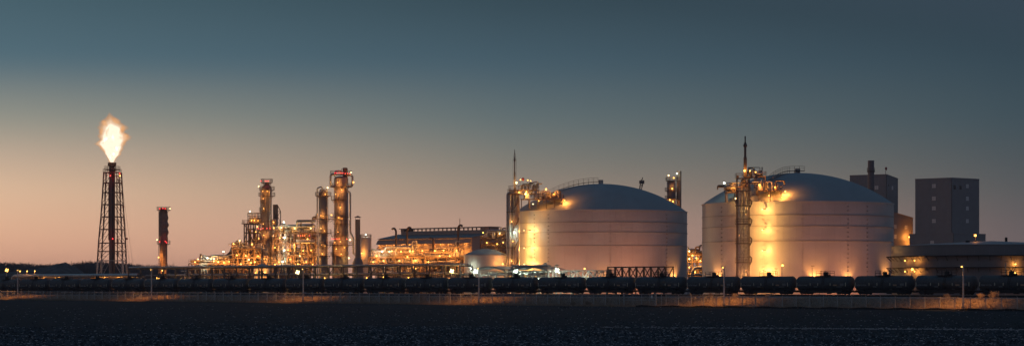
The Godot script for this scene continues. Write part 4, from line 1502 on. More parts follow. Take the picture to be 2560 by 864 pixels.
func chimney_and_silo() -> void:
	var t := stand("capped_chimney", "plain grey chimney with a conical rain cap on a flared base", "chimney", 893.5, 740)
	mi(t, "shaft", lathe([Vector2(6.6 * sc, P(0, 660).y), Vector2(6.3 * sc, P(0, 548).y), Vector2(5.6 * sc, P(0, 548).y)], 24), M.shell_dark)
	mi(t, "flared_base", lathe([Vector2(14 * sc, 0), Vector2(14 * sc, P(0, 664).y), Vector2(13 * sc, P(0, 656).y), Vector2(7 * sc, P(0, 643).y)], 8), M.shell_dark)
	mi(t, "rain_cap", lathe([Vector2(8.6 * sc, 0), Vector2(8.6 * sc, 0.12), Vector2(0.01, 0.6)], 20), M.steel, Transform3D(Basis(), P(893.5, 543.5)))
	for x in [-1, 1]:
		bar(t, "cap_strut", P(893.5 + x * 5.5, 549), P(893.5 + x * 5.5, 543), 0.1, M.steel)
	mi(t, "band", lathe([Vector2(6.5 * sc, -0.08), Vector2(6.9 * sc, -0.08), Vector2(6.9 * sc, 0.08), Vector2(6.5 * sc, 0.08)], 24), M.steel, Transform3D(Basis(), P(893.5, 600)))
	var s := stand("pink_silo", "squat pale silo with a railed top behind the capped chimney", "silo", 914, 790)
	mi(s, "wall", lathe([Vector2(14 * sc, 0), Vector2(14 * sc, P(0, 594).y), Vector2(0.01, P(0, 593).y)], 40), M.tank_white)
	var pts := []
	for k in 24:
		pts.append(P(914, 594) + Vector3(cos(TAU * k / 24), 0, sin(TAU * k / 24)) * 13.6 * sc)
	mi(s, "railing", bars(railing_loop(pts, 1.1, true, 1.2)), M.steel)
	lamp(s, P(914, 586, 1), "cool", 4, "lamp", 0.4)
	bar(s, "lamp_post", P(914, 594, 1), P(914, 587, 1), 0.1, M.steel)
	lamp(s, P(905, 633, 3.2), "sodium", 12, "wall_lamp", 0.34)

# ------------------------------------------------------------------ process frames
func process_frames() -> void:
	rng.seed = 501
	var pipes := [M.pipe_pale, M.pipe_brown, M.jacket, M.jacket, M.rust_steel]
	# the open steel frame with drums and exchangers between the columns
	var t := stand("process_frame", "open steel process frame crammed with lit pipes between the tall columns", "process frame", 737, 765)
	var x0 := P(684, 0).x
	var x1 := P(790, 0).x
	var lv := [P(0, 668).y, P(0, 642).y, P(0, 609).y, P(0, 583).y]
	frame(t, x0, x1, -5, 4, lv, 6, M.rust_steel, 0.34)
	for i in 4:
		var y: float = lv[i]
		pipe_run(t, x0, x1, y + 0.4, -3, 3.5, 11, pipes, 0.1, 0.36)
		pipe_run(t, x0, x1, y + 1.7, -2, 3.9, 8, pipes, 0.08, 0.24)
		riser_pipes(t, x0, x1, y - 3.5, y + 2.5, -1, 4.2, 30, pipes, 0.1, 0.28)
		equipment(t, x0 + 1, x1 - 1, y + 0.3, -2, 3, 14, pipes, 1.1)
		mi(t, "railing", bars(railing_loop([Vector3(x0, y + 0.2, 4.15), Vector3(x1, y + 0.2, 4.15)], 1.1, false, 1.5)), M.rust_steel)
	drum(t, "drum", P(745, 604, 4.6), P(788, 604, 4.6), 0.62, M.jacket)
	pipe(t, "hoop_pipe", [P(762, 592, 2), P(762, 574, 2), P(777, 574, 2), P(777, 592, 2)], 0.45, M.jacket, 10)
	for e in [[712, 556, "cool", 8], [739, 572, "warm", 7], [779, 571, "warm", 5], [706, 570, "warm", 8], [702, 595, "sodium", 9], [714, 595, "cool", 7], [771, 598, "sodium", 10], [690, 619, "sodium", 8], [713, 626, "cool", 6], [723, 625, "sodium", 9], [760, 627, "sodium", 8], [780, 626, "sodium", 9], [700, 655, "sodium", 8], [709, 654, "cool", 8], [690, 661, "sodium", 8], [728, 648, "sodium", 8], [747, 660, "sodium", 9], [768, 655, "sodium", 8], [784, 661, "sodium", 8], [738, 612, "sodium", 7], [752, 640, "warm", 6]]:
		lamp(t, P(e[0], e[1], 4.7), e[2], e[3] * 1.7, "lamp", 0.44 if e[2] == "cool" else 0.34)
	for x in [748.0, 753, 758, 763, 776]:
		lamp(t, P(x, 589.5, 4.6), "red", 0.6, "beacon_lamp", 0.26)
	bar(t, "lamp_post", P(712, 583, 4.5), P(712, 557, 4.5), 0.12, M.steel)
	mi(t, "gantry", bars(railing_loop([P(706, 583, 3), P(721, 583, 3)], 2.6, false, 2.0, 0.16)), M.rust_steel)
	# the lattice-framed twin vent pipes right of the leftmost column
	var v := stand("twin_vent", "pair of dark vent pipes in a leaning lattice frame behind the leftmost column", "vent pipes", 690, 785)
	for x in [685.0, 690.0]:
		tube(v, "vent_pipe", P(x, 735), P(x, 511), 0.5, M.steel)
	mi(v, "lattice", bars([[P(693, 735), P(693, 513), 0.25], [P(700.5, 735), P(700.5, 528), 0.25], [P(693, 513), P(700.5, 528), 0.25], [P(693, 540), P(700.5, 528), 0.18], [P(693, 540), P(700.5, 556), 0.18], [P(693, 570), P(700.5, 556), 0.18], [P(683, 513), P(693, 513), 0.2], [P(683, 528), P(700.5, 528), 0.2], [P(683, 556), P(700.5, 556), 0.2]]), M.steel)
	vessel(v, "knockout_drum", P(686, 563, 1.5), 1.1, P(0, 551).y, M.shell, 0.5, 16)
	lamp(v, P(685, 556, 3.0), "sodium", 6, "lamp", 0.34)
	# the reactor platform left of the leftmost column
	var a := stand("drum_tower", "dark braced steel tower carrying a horizontal drum left of the leftmost column", "steel tower", 630, 778)
	x0 = P(612, 0).x
	x1 = P(646, 0).x
	frame(a, x0, x1, -3, 3, [P(0, 655).y, P(0, 632).y, P(0, 603).y, P(0, 582).y, P(0, 560).y], 3, M.steel, 0.36)
	box(a, "deck", P(624, 559, 0), Vector3(5.0, 0.2, 6.6), M.steel)
	rail_rect(a, P(607, 0).x, P(646, 0).x, -3.2, 3.2, P(0, 559).y, M.steel)
	mi(a, "brace_set", bars([[P(612, 605, 3.2), P(622, 562, 3.2), 0.22], [P(646, 605, 3.2), P(634, 562, 3.2), 0.22], [P(612, 640, 3.2), P(646, 605, 3.2), 0.22]]), M.steel)
	drum(a, "drum", P(623, 551, 0.5), P(651, 551, 0.5), 0.95, M.shell_dark)
	frame(a, P(620, 0).x, P(652, 0).x, -2, 2, [P(0, 540).y, P(0, 533).y], 4, M.steel, 0.2, false, P(0, 559).y)
	mi(a, "railing", bars(railing_loop([P(620, 540, 2.1), P(652, 540, 2.1)], 1.1)), M.steel)
	for e in [[626, 529, "cool", 3], [630, 551, "sodium", 7], [637, 551, "sodium", 5], [646, 552, "sodium", 5], [640, 580, "sodium", 5], [648, 596, "sodium", 5]]:
		lamp(a, P(e[0], e[1], 2.6), e[2], e[3] * 1.8, "lamp", 0.34)
	riser_pipes(a, x0, x1, 4, P(0, 562).y, -2, 3, 34, pipes, 0.08, 0.22)
	# the lower frame in front of it
	var l := stand("exchanger_frame", "low brightly lit exchanger frame in front of the sloping hopper", "process frame", 617, 745)
	x0 = P(583, 0).x
	x1 = P(653, 0).x
	lv = [P(0, 664).y, P(0, 645).y, P(0, 623).y]
	frame(l, x0, x1, -3, 4, lv, 5, M.rust_steel, 0.32)
	for y in lv:
		pipe_run(l, x0, x1, y + 0.3, -2, 3.6, 6, pipes, 0.1, 0.3)
		equipment(l, x0, x1, y + 0.3, -2, 3, 12, pipes, 1.0)
		riser_pipes(l, x0, x1, y - 3, y + 3, 0, 4, 22, pipes, 0.08, 0.22)
		mi(l, "railing", bars(railing_loop([Vector3(x0, y + 0.2, 4.1), Vector3(x1, y + 0.2, 4.1)])), M.rust_steel)
	for e in [[587, 610, "sodium", 7], [602, 602, "warm", 6], [633, 611, "sodium", 7], [595, 638, "sodium", 9], [617, 639, "sodium", 9], [648, 640, "sodium", 8], [625, 649, "warm", 8], [630, 657, "sodium", 7], [624, 667, "sodium", 10], [605, 660, "sodium", 6], [590, 662, "sodium", 6], [640, 655, "sodium", 7]]:
		lamp(l, P(e[0], e[1], 4.6), e[2], e[3] * 1.8, "lamp", 0.38)
	# sloping hopper
	var h := stand("sloping_hopper", "dark blue sloping hopper housing above the low frame", "hopper", 590, 800)
	var pr := [P(566, 650), P(584, 606), P(614, 606), P(626, 650)]
	var front := []
	var back := []
	for p in pr:
		front.append(p + Vector3(0, 0, 3))
		back.append(p + Vector3(0, 0, -3))
	var polys := [[front[3], front[2], front[1], front[0]], [back[0], back[1], back[2], back[3]]]
	for i in 4:
		var j := (i + 1) % 4
		polys.append([front[i], front[j], back[j], back[i]])
	mi(h, "housing", faces(polys), M.roof_blue)
	for x in [572.0, 590, 606, 620]:
		bar(h, "leg", P(x, 735, 2), P(x, 648, 2), 0.3, M.steel)
		bar(h, "leg", P(x, 735, -2), P(x, 648, -2), 0.3, M.steel)
	for i in 5:
		bar(h, "rib", P(570 + i * 2.5 + i * 5.0, 650, 3.05), P(584 + i * 7.0, 606, 3.05), 0.14, M.blue_steel)
	# conveyor gallery from the hopper down to the left
	bar(h, "conveyor", P(552, 656, 3.6), P(590, 622, 3.6), 1.1, M.rust_steel)
	lamp(h, P(561, 629, 4), "cool", 5, "lamp", 0.4)
	bar(h, "lamp_post", P(561, 652, 4), P(561, 630, 4), 0.12, M.steel)
	# the low deck at the left end
	var d := stand("loading_deck", "low railed pipe deck at the left end of the process units", "pipe deck", 527, 735)
	x0 = P(474, 0).x
	x1 = P(583, 0).x
	lv = [P(0, 672).y, P(0, 659).y]
	frame(d, x0, x1, -4, 3, lv, 7, M.rust_steel, 0.3)
	pipe_run(d, x0, x1, lv[1] + 0.4, -3, 2.8, 9, pipes, 0.12, 0.35)
	pipe_run(d, x0, x1, lv[0] + 0.4, -3, 2.8, 7, pipes, 0.1, 0.3)
	equipment(d, x0 + 1, x1 - 1, lv[1] + 0.2, -3, 2, 13, pipes, 0.9)
	riser_pipes(d, x0, x1, 3, lv[1], 0, 3, 20, pipes, 0.08, 0.22)
	mi(d, "railing", bars(railing_loop([Vector3(x0, lv[1] + 0.2, 3.1), Vector3(x1, lv[1] + 0.2, 3.1)])), M.rust_steel)
	vessel(d, "vessel", P(504, 659), 0.9, P(0, 646).y, M.pipe_pale, 0.5, 14)
	for e in [[501, 634], [510, 640]]:
		tube(d, "vent_pipe", P(e[0], 659, 0.5), P(e[0], e[1], 0.5), 0.3, M.pipe_brown)
	for e in [[521, 645, "cool", 7], [537, 647, "warm", 9], [537, 653, "sodium", 6], [511, 666, "cool", 8], [490, 655, "sodium", 4], [548, 655, "sodium", 6], [562, 656, "sodium", 6], [575, 654, "sodium", 6], [497, 648, "sodium", 4], [526, 670, "sodium", 5]]:
		lamp(d, P(e[0], e[1], 3.6), e[2], e[3] * 1.8, "lamp", 0.36)
	# cone-roofed tank behind the rack
	var c := stand("cone_roof_tank", "small pale tank with a pointed cone roof behind the pipe rack", "storage tank", 654, 712)
	mi(c, "wall", lathe([Vector2(20 * sc, 0), Vector2(20 * sc, P(0, 668).y)], 40), M.tank_white)
	mi(c, "cone_roof", lathe([Vector2(21.5 * sc, P(0, 668.5).y), Vector2(21.5 * sc, P(0, 668).y), Vector2(0.01, P(0, 657).y)], 40), M.dome_white)
	lamp(c, P(640, 682, 3.0), "sodium", 9, "wall_lamp", 0.34)
	lamp(c, P(664, 681, 3.0), "sodium", 9, "wall_lamp", 0.34)

	# pipe floors in front of the long shed
	rng.seed = 502
	var w := stand("pipe_gallery", "long two-storey gallery of lit pipes in front of the long shed", "pipe gallery", 1042, 720)
	x0 = P(922, 0).x
	x1 = P(1160, 0).x
	lv = [P(0, 684).y, P(0, 660).y, P(0, 643).y]
	frame(w, x0, x1, -6, 4, lv, 11, M.rust_steel, 0.3)
	for i in 3:
		var y: float = lv[i]
		pipe_run(w, x0, x1, y + 0.3, -4, 3.8, 8, pipes, 0.12, 0.4)
		pipe_run(w, x0, (x0 + x1) / 2, y + 1.6, -2, 3.9, 5, pipes, 0.1, 0.25)
		pipe_run(w, (x0 + x1) / 2, x1, y + 1.4, -2, 3.9, 5, pipes, 0.1, 0.25)
		riser_pipes(w, x0, x1, y - 3, y + 2, 0, 4.2, 26, pipes, 0.1, 0.26)
		equipment(w, x0 + 1, x1 - 1, y + 0.25, -3, 3, 14, pipes, 0.9)
	mi(w, "railing", bars(railing_loop([Vector3(x0, lv[2] + 0.2, 4.1), Vector3(x1, lv[2] + 0.2, 4.1)])), M.rust_steel)
	box(w, "control_cabin", P(994, 632, 0), Vector3(3.4, 2.6, 4.0), M.rust_steel)
	box(w, "control_cabin", P(979, 625, 0), Vector3(2.6, 0.4, 3.0), M.steel)
	for e in [[957, 629, "cool", 9], [975, 629, "warm", 9], [981, 628, "sodium", 7], [1004, 629, "sodium", 6], [1026, 628, "sodium", 8], [1033, 628, "sodium", 8], [1057, 627, "sodium", 12], [1088, 627, "sodium", 12], [1110, 626, "sodium", 12], [1142, 626, "sodium", 12], [1040, 651, "sodium", 8], [1040, 671, "sodium", 8], [1146, 661, "sodium", 8], [943, 640, "sodium", 6], [960, 652, "sodium", 7], [1000, 652, "sodium", 6], [1072, 655, "sodium", 7], [1100, 640, "sodium", 6], [1125, 640, "sodium", 6], [935, 655, "sodium", 6], [1020, 642, "sodium", 6]]:
		lamp(w, P(e[0], e[1], 4.8), e[2], e[3] * 1.8, "lamp", 0.38)

func long_shed() -> void:
	var depth := 800.0
	sc = depth / F
	var right := Vector3((1180.0 - 1280) * sc, 0, -depth)
	var t := thing("long_shed", "long pale industrial shed with a raised ridge monitor and blue-grey roof", "shed", right, YAW)
	# local x runs along the shed to the right, z towards the camera side; the near corner is the origin
	var L := 46.0
	var W := 20.0
	var he := EYE + (719 - 592) * sc
	var hr := he + 1.7
	var wall := func(a: Vector3, b: Vector3, y0: float, y1: float, called: String, m: Material) -> void:
		var n := maxi(2, int((b - a).length() / 0.5))
		var poly := []
		var out := Vector3((b - a).z, 0, -(b - a).x).normalized() * -0.07
		for i in n:
			var p := a.lerp(b, float(i) / n)
			var q := a.lerp(b, (i + 0.5) / n)
			var r := a.lerp(b, (i + 1.0) / n)
			poly.append([p + Vector3(0, y0, 0), p + Vector3(0, y1, 0), q + out + Vector3(0, y1, 0), q + out + Vector3(0, y0, 0)])
			poly.append([q + out + Vector3(0, y0, 0), q + out + Vector3(0, y1, 0), r + Vector3(0, y1, 0), r + Vector3(0, y0, 0)])
		mi(t, called, faces(poly), m)
	wall.call(Vector3(-L, 0, 0), Vector3(0, 0, 0), 0, he, "wall", M.clad_warm)
	wall.call(Vector3(0, 0, 0), Vector3(0, 0, -W), 0, he, "wall", M.clad_warm)
	wall.call(Vector3(0, 0, -W), Vector3(-L, 0, -W), 0, he, "wall", M.clad_warm)
	wall.call(Vector3(-L, 0, -W), Vector3(-L, 0, 0), 0, he, "wall", M.clad_warm)
	mi(t, "gable", faces([[Vector3(0, he, 0), Vector3(0, hr, -W / 2), Vector3(0, he, -W)]]), M.clad_warm)
	mi(t, "gable", faces([[Vector3(-L, he, -W), Vector3(-L, hr, -W / 2), Vector3(-L, he, 0)]]), M.clad_warm)
	for s in [1, -1]:
		var a := Vector3(-L - 0.6, he - 0.1, 0.6) if s > 0 else Vector3(-L - 0.6, he - 0.1, -W - 0.6)
		for k in 23:
			var x := -L - 0.6 + k * (L + 1.2) / 23.0
			var w := (L + 1.2) / 23.0 - 0.06
			mi(t, "roof_sheet", faces([[Vector3(x, a.y, a.z), Vector3(x, hr + 0.05, -W / 2), Vector3(x + w, hr + 0.05, -W / 2), Vector3(x + w, a.y, a.z)]]), M.roof_blue)
	# ridge monitor
	var mx0 := -L + 3.0
	var mx1 := 0.4
	var mw := 2.2
	for z in [-W / 2 + mw, -W / 2 - mw]:
		mi(t, "monitor_wall", faces([[Vector3(mx0, hr - 0.9, z), Vector3(mx0, hr + 0.9, z), Vector3(mx1, hr + 0.9, z), Vector3(mx1, hr - 0.9, z)]]), M.clad)
		for i in 22:
			var x := lerpf(mx0, mx1, i / 21.0)
			bar(t, "monitor_post", Vector3(x, hr + 0.9, z), Vector3(x, hr + 1.75, z), 0.16, M.steel)
	box(t, "monitor_roof", Vector3((mx0 + mx1) / 2, hr + 1.85, -W / 2), Vector3(mx1 - mx0 + 0.8, 0.22, mw * 2 + 1.2), M.roof_blue)
	box(t, "monitor_end", Vector3(-1.6, hr + 0.5, -W / 2), Vector3(4.0, 2.9, mw * 2 + 0.1), M.clad_warm)
	box(t, "monitor_end", Vector3(mx0 + 0.8, hr + 0.4, -W / 2), Vector3(1.6, 2.6, mw * 2 + 0.1), M.clad_warm)
	# two sloping louvre bands along the front
	for e in [[he - 0.5, he - 2.0, 1.0], [he - 2.7, he - 3.6, 0.9]]:
		mi(t, "louvre_band", faces([[Vector3(-L - 0.4, e[1], e[2]), Vector3(-L - 0.4, e[0], 0.1), Vector3(0.0, e[0], 0.1), Vector3(0.0, e[1], e[2])]]), M.clad_warm)
	for i in 12:
		var x := -L + 1.0 + i * L / 12.0
		lamp(t, Vector3(x, he - 6.0, 1.9), "sodium", 16.0, "strip_lamp", 0.2)
		lamp(t, Vector3(x, he - 2.3, 0.8), "sodium", 2.4, "strip_lamp", 0.16)
	# swan-neck vent pipes in front
	for e in [[-34.0, 2.7, -1], [-28.5, 2.9, 1], [-3.6, 3.2, 1]]:
		var x: float = e[0]
		var y: float = he + e[1]
		pipe(t, "swan_neck_vent", [Vector3(x, 0, 3.0), Vector3(x, y, 3.0), Vector3(x + 0.9 * e[2], y + 0.8, 3.0), Vector3(x + 1.9 * e[2], y + 0.5, 3.0)], 0.36, M.pipe_brown, 10)
	pipe(t, "bent_vent", [Vector3(-15.5, 0, 3.0), Vector3(-15.5, he - 0.5, 3.0), Vector3(-17.2, he - 0.1, 3.0)], 0.4, M.rust_steel, 10)
	box(t, "duct_box", Vector3(-19.5, he - 6.4, 1.8), Vector3(1.8, 2.6, 1.8), M.clad)
	mi(t, "antenna", bars([[Vector3(-16, hr + 1.9, -W / 2), Vector3(-16, hr + 5.0, -W / 2), 0.14], [Vector3(-16.4, hr + 2.6, -W / 2), Vector3(-15.6, hr + 2.6, -W / 2), 0.1]]), M.steel)
	# the service frame by the gable
	rng.seed = 503
	var f := stand("gable_frame", "dark steel service frame with small vessels beside the shed's gable end", "process frame", 1234, 742)
	var x0 := P(1201, 0).x
	var x1 := P(1266, 0).x
	frame(f, x0, x1, -3, 3, [P(0, 640).y, P(0, 620).y, P(0, 598).y], 3, M.steel, 0.36)
	var pipes := [M.pipe_pale, M.pipe_brown, M.jacket, M.rust_steel]
	for py in [640, 620, 598]:
		equipment(f, x0, x1, P(0, py).y + 0.3, -2, 2, 7, pipes, 0.9)
		pipe_run(f, x0, x1, P(0, py).y + 0.6, -2, 2.6, 5, pipes, 0.1, 0.28)
	mi(f, "brace_set", bars([[P(1201, 620, 3.2), P(1222, 599, 3.2), 0.25], [P(1222, 620, 3.2), P(1244, 599, 3.2), 0.25], [P(1266, 620, 3.2), P(1244, 599, 3.2), 0.25]]), M.steel)
	lamp(f, P(1222, 588, -4.5), "sodium", 40, "flood_lamp", 0.4)
	bar(f, "lamp_post", P(1222, 598, -4.5), P(1222, 588.5, -4.5), 0.12, M.steel)
	for e in [[1208, 582, "sodium", 6], [1249, 584, "warm", 9], [1217, 607, "sodium", 7], [1243, 610, "sodium", 6], [1258, 606, "sodium", 7], [1230, 632, "sodium", 8], [1240, 655, "sodium", 8]]:
		lamp(f, P(e[0], e[1], 3.4), e[2], e[3], "lamp", 0.38)
	var d := stand("small_dome_tank", "small grey tank with a shallow dome roof beside the left great tank", "storage tank", 1214, 655)
	var R := 54.0 * sc
	var H := P(0, 637).y
	var half := TAU / 24 / 2 - 0.001
	var pm := lathe([Vector2(R - 0.03, 0.02), Vector2(R, 0.05), Vector2(R, H - 0.05), Vector2(R - 0.03, H)], 4, false, -half, half)
	for k in 24:
		mi(d, "wall_plate", pm, [M.tank_white, M.tank_white_dull][k % 2], Transform3D(Basis(Vector3.UP, TAU * k / 24), Vector3.ZERO))
	mi(d, "inner_wall", lathe([Vector2(R - 0.05, 0), Vector2(R - 0.05, H)], 48), M.tank_seam)
	var prof := [Vector2(R + 0.08, H - 0.1), Vector2(R + 0.08, H)]
	for k in range(1, 13):
		var r := R * (1 - k / 12.0)
		prof.append(Vector2(maxf(r, 0.001), H + (1 - pow(r / R, 2)) * 15.5 * sc))
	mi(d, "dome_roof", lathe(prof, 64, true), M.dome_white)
	lamp(d, P(1257, 660, 6.2), "sodium", 14, "wall_lamp", 0.4)
	lamp(d, P(1178, 671, 5.6), "cool", 6, "wall_lamp", 0.3)

# ------------------------------------------------------------------ pipe racks along the railway
func pipe_racks() -> void:
	rng.seed = 601
	var grid := func(px: float, q: float) -> float:
		return (on_line(px, q) - (track_pos(0) + NQ * q)).dot(T)
	var o := track_pos(0) + NQ * -20.0
	var t := thing("pipe_rack", "long blue-grey pipe rack running behind the tank cars", "pipe rack", o, YAW)
	var a: float = grid.call(335, -20.0)
	var b: float = grid.call(1165, -20.0)
	var n := 25
	var top := 7.6
	for i in n + 1:
		var x := lerpf(a, b, float(i) / n)
		for z in [-2.2, 2.2]:
			bar(t, "post", Vector3(x, 0, z), Vector3(x, top, z), 0.3, M.blue_steel)
		for y in [3.3, 5.4, top]:
			bar(t, "cross_beam", Vector3(x, y, -2.3), Vector3(x, y, 2.3), 0.24, M.blue_steel)
	for y in [3.3, 5.4]:
		bar(t, "long_beam", Vector3(a, y, 2.2), Vector3(b, y, 2.2), 0.22, M.blue_steel)
	for e in [[top + 0.38, 2.0, 0.3], [top + 0.35, 0.9, 0.2], [top + 0.4, -0.6, 0.28], [top + 0.33, -1.7, 0.2]]:
		tube(t, "pipe", Vector3(a, e[0], e[1]), Vector3(b, e[0], e[1]), e[2], M.jacket if e[2] > 0.25 else M.galvanised)
	for y in [3.3, 5.4]:
		for z in [-1.8, -1.0, -0.2, 0.6, 1.3, 1.8]:
			var r := rng.randf_range(0.1, 0.26)
			tube(t, "pipe", Vector3(a + rng.randf() * 40, y + 0.14 + r, z), Vector3(b - rng.randf() * 40, y + 0.14 + r, z), r, [M.jacket, M.galvanised, M.blue_steel, M.pipe_brown][rng.randi() % 4])
	for i in 16:
		var x := rng.randf_range(a, b)
		pipe(t, "drop_pipe", [Vector3(x, 0, 2.6), Vector3(x, rng.randf_range(3.8, 7.4), 2.6), Vector3(x, 5.9, 0.4)], rng.randf_range(0.1, 0.2), [M.jacket, M.blue_steel][i % 2])
	for i in n:
		if i % 3 == 1:
			var x := lerpf(a, b, float(i) / n)
			var x2 := lerpf(a, b, float(i + 1) / n)
			bar(t, "knee_brace", Vector3(x, top - 2.0, 2.2), Vector3(lerpf(x, x2, 0.35), top - 0.1, 2.2), 0.16, M.blue_steel)
			bar(t, "knee_brace", Vector3(x2, top - 2.0, 2.2), Vector3(lerpf(x, x2, 0.65), top - 0.1, 2.2), 0.16, M.blue_steel)
	mi(t, "railing", bars(railing_loop([Vector3(grid.call(600, -20.0), 5.5, 2.4), Vector3(grid.call(860, -20.0), 5.5, 2.4)], 1.1, false, 1.8)), M.blue_steel)
	# lamps hung under the rack, glowing between the posts
	for px in [430, 463, 465, 511, 540, 556, 598, 612, 640, 672, 700, 709, 735, 768, 800, 843, 865, 905, 930, 948, 990, 1010, 1068, 1095]:
		var x: float = grid.call(px, -20.0)
		lamp(t, Vector3(x, [2.7, 2.9, 4.7][int(px) % 3], -1.6), ["sodium", "warm", "sodium"][int(px) % 3], 12.0, "lamp", 0.3)
	# the shiny pipe on the left with an elbow at its end
	var s := thing("jacketed_main", "thick shiny insulated pipe on low supports at the far left, bent down at its end", "pipe", track_pos(0) + NQ * -24.0, YAW)
	var xa: float = grid.call(31, -24.0)
	var xb: float = grid.call(345, -24.0)
	pipe(s, "pipe", [Vector3(xa, 0, 0), Vector3(xa, 5.7, 0), Vector3(xb, 5.7, 0)], 0.62, M.jacket, 18)
	pipe(s, "pipe", [Vector3(xa + 7, 0, 1.6), Vector3(xa + 7, 3.9, 1.6), Vector3(xa + 20, 3.9, 1.6), Vector3(xa + 20, 0, 1.6)], 0.3, M.jacket, 12)
	tube(s, "pipe", Vector3(xa + 20, 4.5, 1.0), Vector3(xb, 4.5, 1.0), 0.2, M.galvanised)
	tube(s, "pipe", Vector3(xa + 26, 3.2, 1.4), Vector3(xb, 3.2, 1.4), 0.25, M.pipe_brown)
	for i in 14:
		var x := lerpf(xa + 6, xb, i / 13.0)
		bar(s, "support", Vector3(x, 0, 0.9), Vector3(x, 5.0, 0.9), 0.26, M.steel)
		bar(s, "support", Vector3(x, 0, -0.9), Vector3(x, 5.0, -0.9), 0.26, M.steel)
		bar(s, "cross_beam", Vector3(x, 5.0, -1.0), Vector3(x, 5.0, 1.0), 0.22, M.steel)
	for px in [38, 56, 75]:
		var x: float = grid.call(px, -24.0)
		bar(s, "lamp_post", Vector3(x, 0, -1.4), Vector3(x, 7.4, -1.4), 0.1, M.galvanised)
		lamp(s, Vector3(x + 0.3, 7.3, -1.3), "sodium", 4, "post_lamp", 0.36)
	for px in [93, 130, 245, 285, 322]:
		var x: float = grid.call(px, -24.0)
		lamp(s, Vector3(x, 2.9, 0.4), "sodium", 6 if px != 245 else 12, "lamp", 0.36)
	# canopy over the loading bay, lit white
	rng.seed = 602
	var c := thing("loading_canopy", "white-lit loading bay under low curved canopy roofs between rack and truss", "canopy", track_pos(0) + NQ * -22.0, YAW)
	var ca: float = grid.call(1200, -22.0)
	var cb: float = grid.call(1392, -22.0)
	var roofs := [[ca, lerpf(ca, cb, 0.46)], [lerpf(ca, cb, 0.5), cb]]
	for e in roofs:
		var poly := []
		for i in 10:
			var t0 := i / 10.0
			var t1 := (i + 1) / 10.0
			var h := func(k: float) -> float: return 6.6 + 0.9 * sin(k * PI)
			poly.append([Vector3(lerpf(e[0], e[1], t0), h.call(t0), 3.4), Vector3(lerpf(e[0], e[1], t0), h.call(t0), -3.4), Vector3(lerpf(e[0], e[1], t1), h.call(t1), -3.4), Vector3(lerpf(e[0], e[1], t1), h.call(t1), 3.4)])
			poly.append([Vector3(lerpf(e[0], e[1], t0), h.call(t0) - 0.45, 3.4), Vector3(lerpf(e[0], e[1], t0), h.call(t0), 3.4), Vector3(lerpf(e[0], e[1], t1), h.call(t1), 3.4), Vector3(lerpf(e[0], e[1], t1), h.call(t1) - 0.45, 3.4)])
		mi(c, "canopy_roof", faces(poly), M.roof_blue)
	for i in 10:
		var x := lerpf(ca, cb, i / 9.0)
		for z in [-3, 3]:
			bar(c, "post", Vector3(x, 0, z), Vector3(x, 6.3, z), 0.24, M.white_steel)
		bar(c, "cross_beam", Vector3(x, 6.2, -3), Vector3(x, 6.2, 3), 0.22, M.white_steel)
	for y in [3.4, 5.2]:
		bar(c, "long_beam", Vector3(ca, y, 3), Vector3(cb, y, 3), 0.24, M.white_steel)
	pipe_run(c, ca, cb, 3.6, -2.5, 2.8, 6, [M.white_steel, M.jacket, M.pipe_pale], 0.12, 0.32)
	pipe_run(c, ca, cb, 5.4, -2.5, 2.8, 5, [M.white_steel, M.jacket, M.pipe_pale], 0.12, 0.3)
	riser_pipes(c, ca, cb, 0.5, 6.0, -1.5, 2.6, 22, [M.white_steel, M.jacket, M.pipe_pale], 0.1, 0.26)
	equipment(c, ca, cb, 2.0, -2.5, 2, 12, [M.white_steel, M.pipe_pale], 1.1)
	for i in 9:
		lamp(c, Vector3(lerpf(ca, cb, (i + 0.5) / 9.0), 5.8 - (i % 2) * 1.6, [-2.4, 2.0][i % 2]), "cool", 42, "lamp", 0.44)
	# truss bridge before the left great tank
	var tb := thing("truss_bridge", "open steel truss pipe bridge in front of the left great tank", "truss bridge", track_pos(0) + NQ * -21.0, YAW)
	var ta: float = grid.call(1392, -21.0)
	var tm: float = grid.call(1530, -21.0)
	var tc: float = grid.call(1674, -21.0)
	for e in [[ta, tm, 4.0, 6.2, 9, M.galvanised, 0.22], [tm, tc, 3.8, 7.0, 8, M.steel, 0.26]]:
		var x0: float = e[0]
		var x1: float = e[1]
		var k: int = e[4]
		for z in [-1.5, 1.5]:
			for y in [e[2], e[3]]:
				bar(tb, "chord", Vector3(x0, y, z), Vector3(x1, y, z), e[6], e[5])
			for i in k + 1:
				var x := lerpf(x0, x1, float(i) / k)
				bar(tb, "upright", Vector3(x, e[2], z), Vector3(x, e[3], z), e[6] * 0.8, e[5])
				if i < k:
					var x2 := lerpf(x0, x1, float(i + 1) / k)
					bar(tb, "diagonal", Vector3(x, e[2] if i % 2 else e[3], z), Vector3(x2, e[3] if i % 2 else e[2], z), e[6] * 0.7, e[5])
		for i in 3:
			tube(tb, "pipe", Vector3(x0, e[2] + 0.45, -0.9 + i * 0.9), Vector3(x1, e[2] + 0.45, -0.9 + i * 0.9), 0.2 + 0.06 * i, M.jacket)
		for f in [0.0, 0.35, 0.7, 0.98]:
			for z in [-1.5, 1.5]:
				bar(tb, "leg", Vector3(lerpf(x0, x1, f), 0, z), Vector3(lerpf(x0, x1, f), e[2], z), 0.26, e[5])
	for i in 6:
		pipe(tb, "drop_pipe", [Vector3(lerpf(tm, tc, i / 6.0), 0, 1.8), Vector3(lerpf(tm, tc, i / 6.0), 4.4, 1.8), Vector3(lerpf(tm, tc, i / 6.0), 4.4, 0)], 0.16, M.steel)
	box(tb, "valve_rack", Vector3(lerpf(ta, tm, 0.95), 5.2, 0), Vector3(0.7, 2.6, 1.2), M.steel)
	lamp(tb, Vector3(grid.call(1462, -21.0), 6.7, 0), "sodium", 6, "lamp", 0.36)
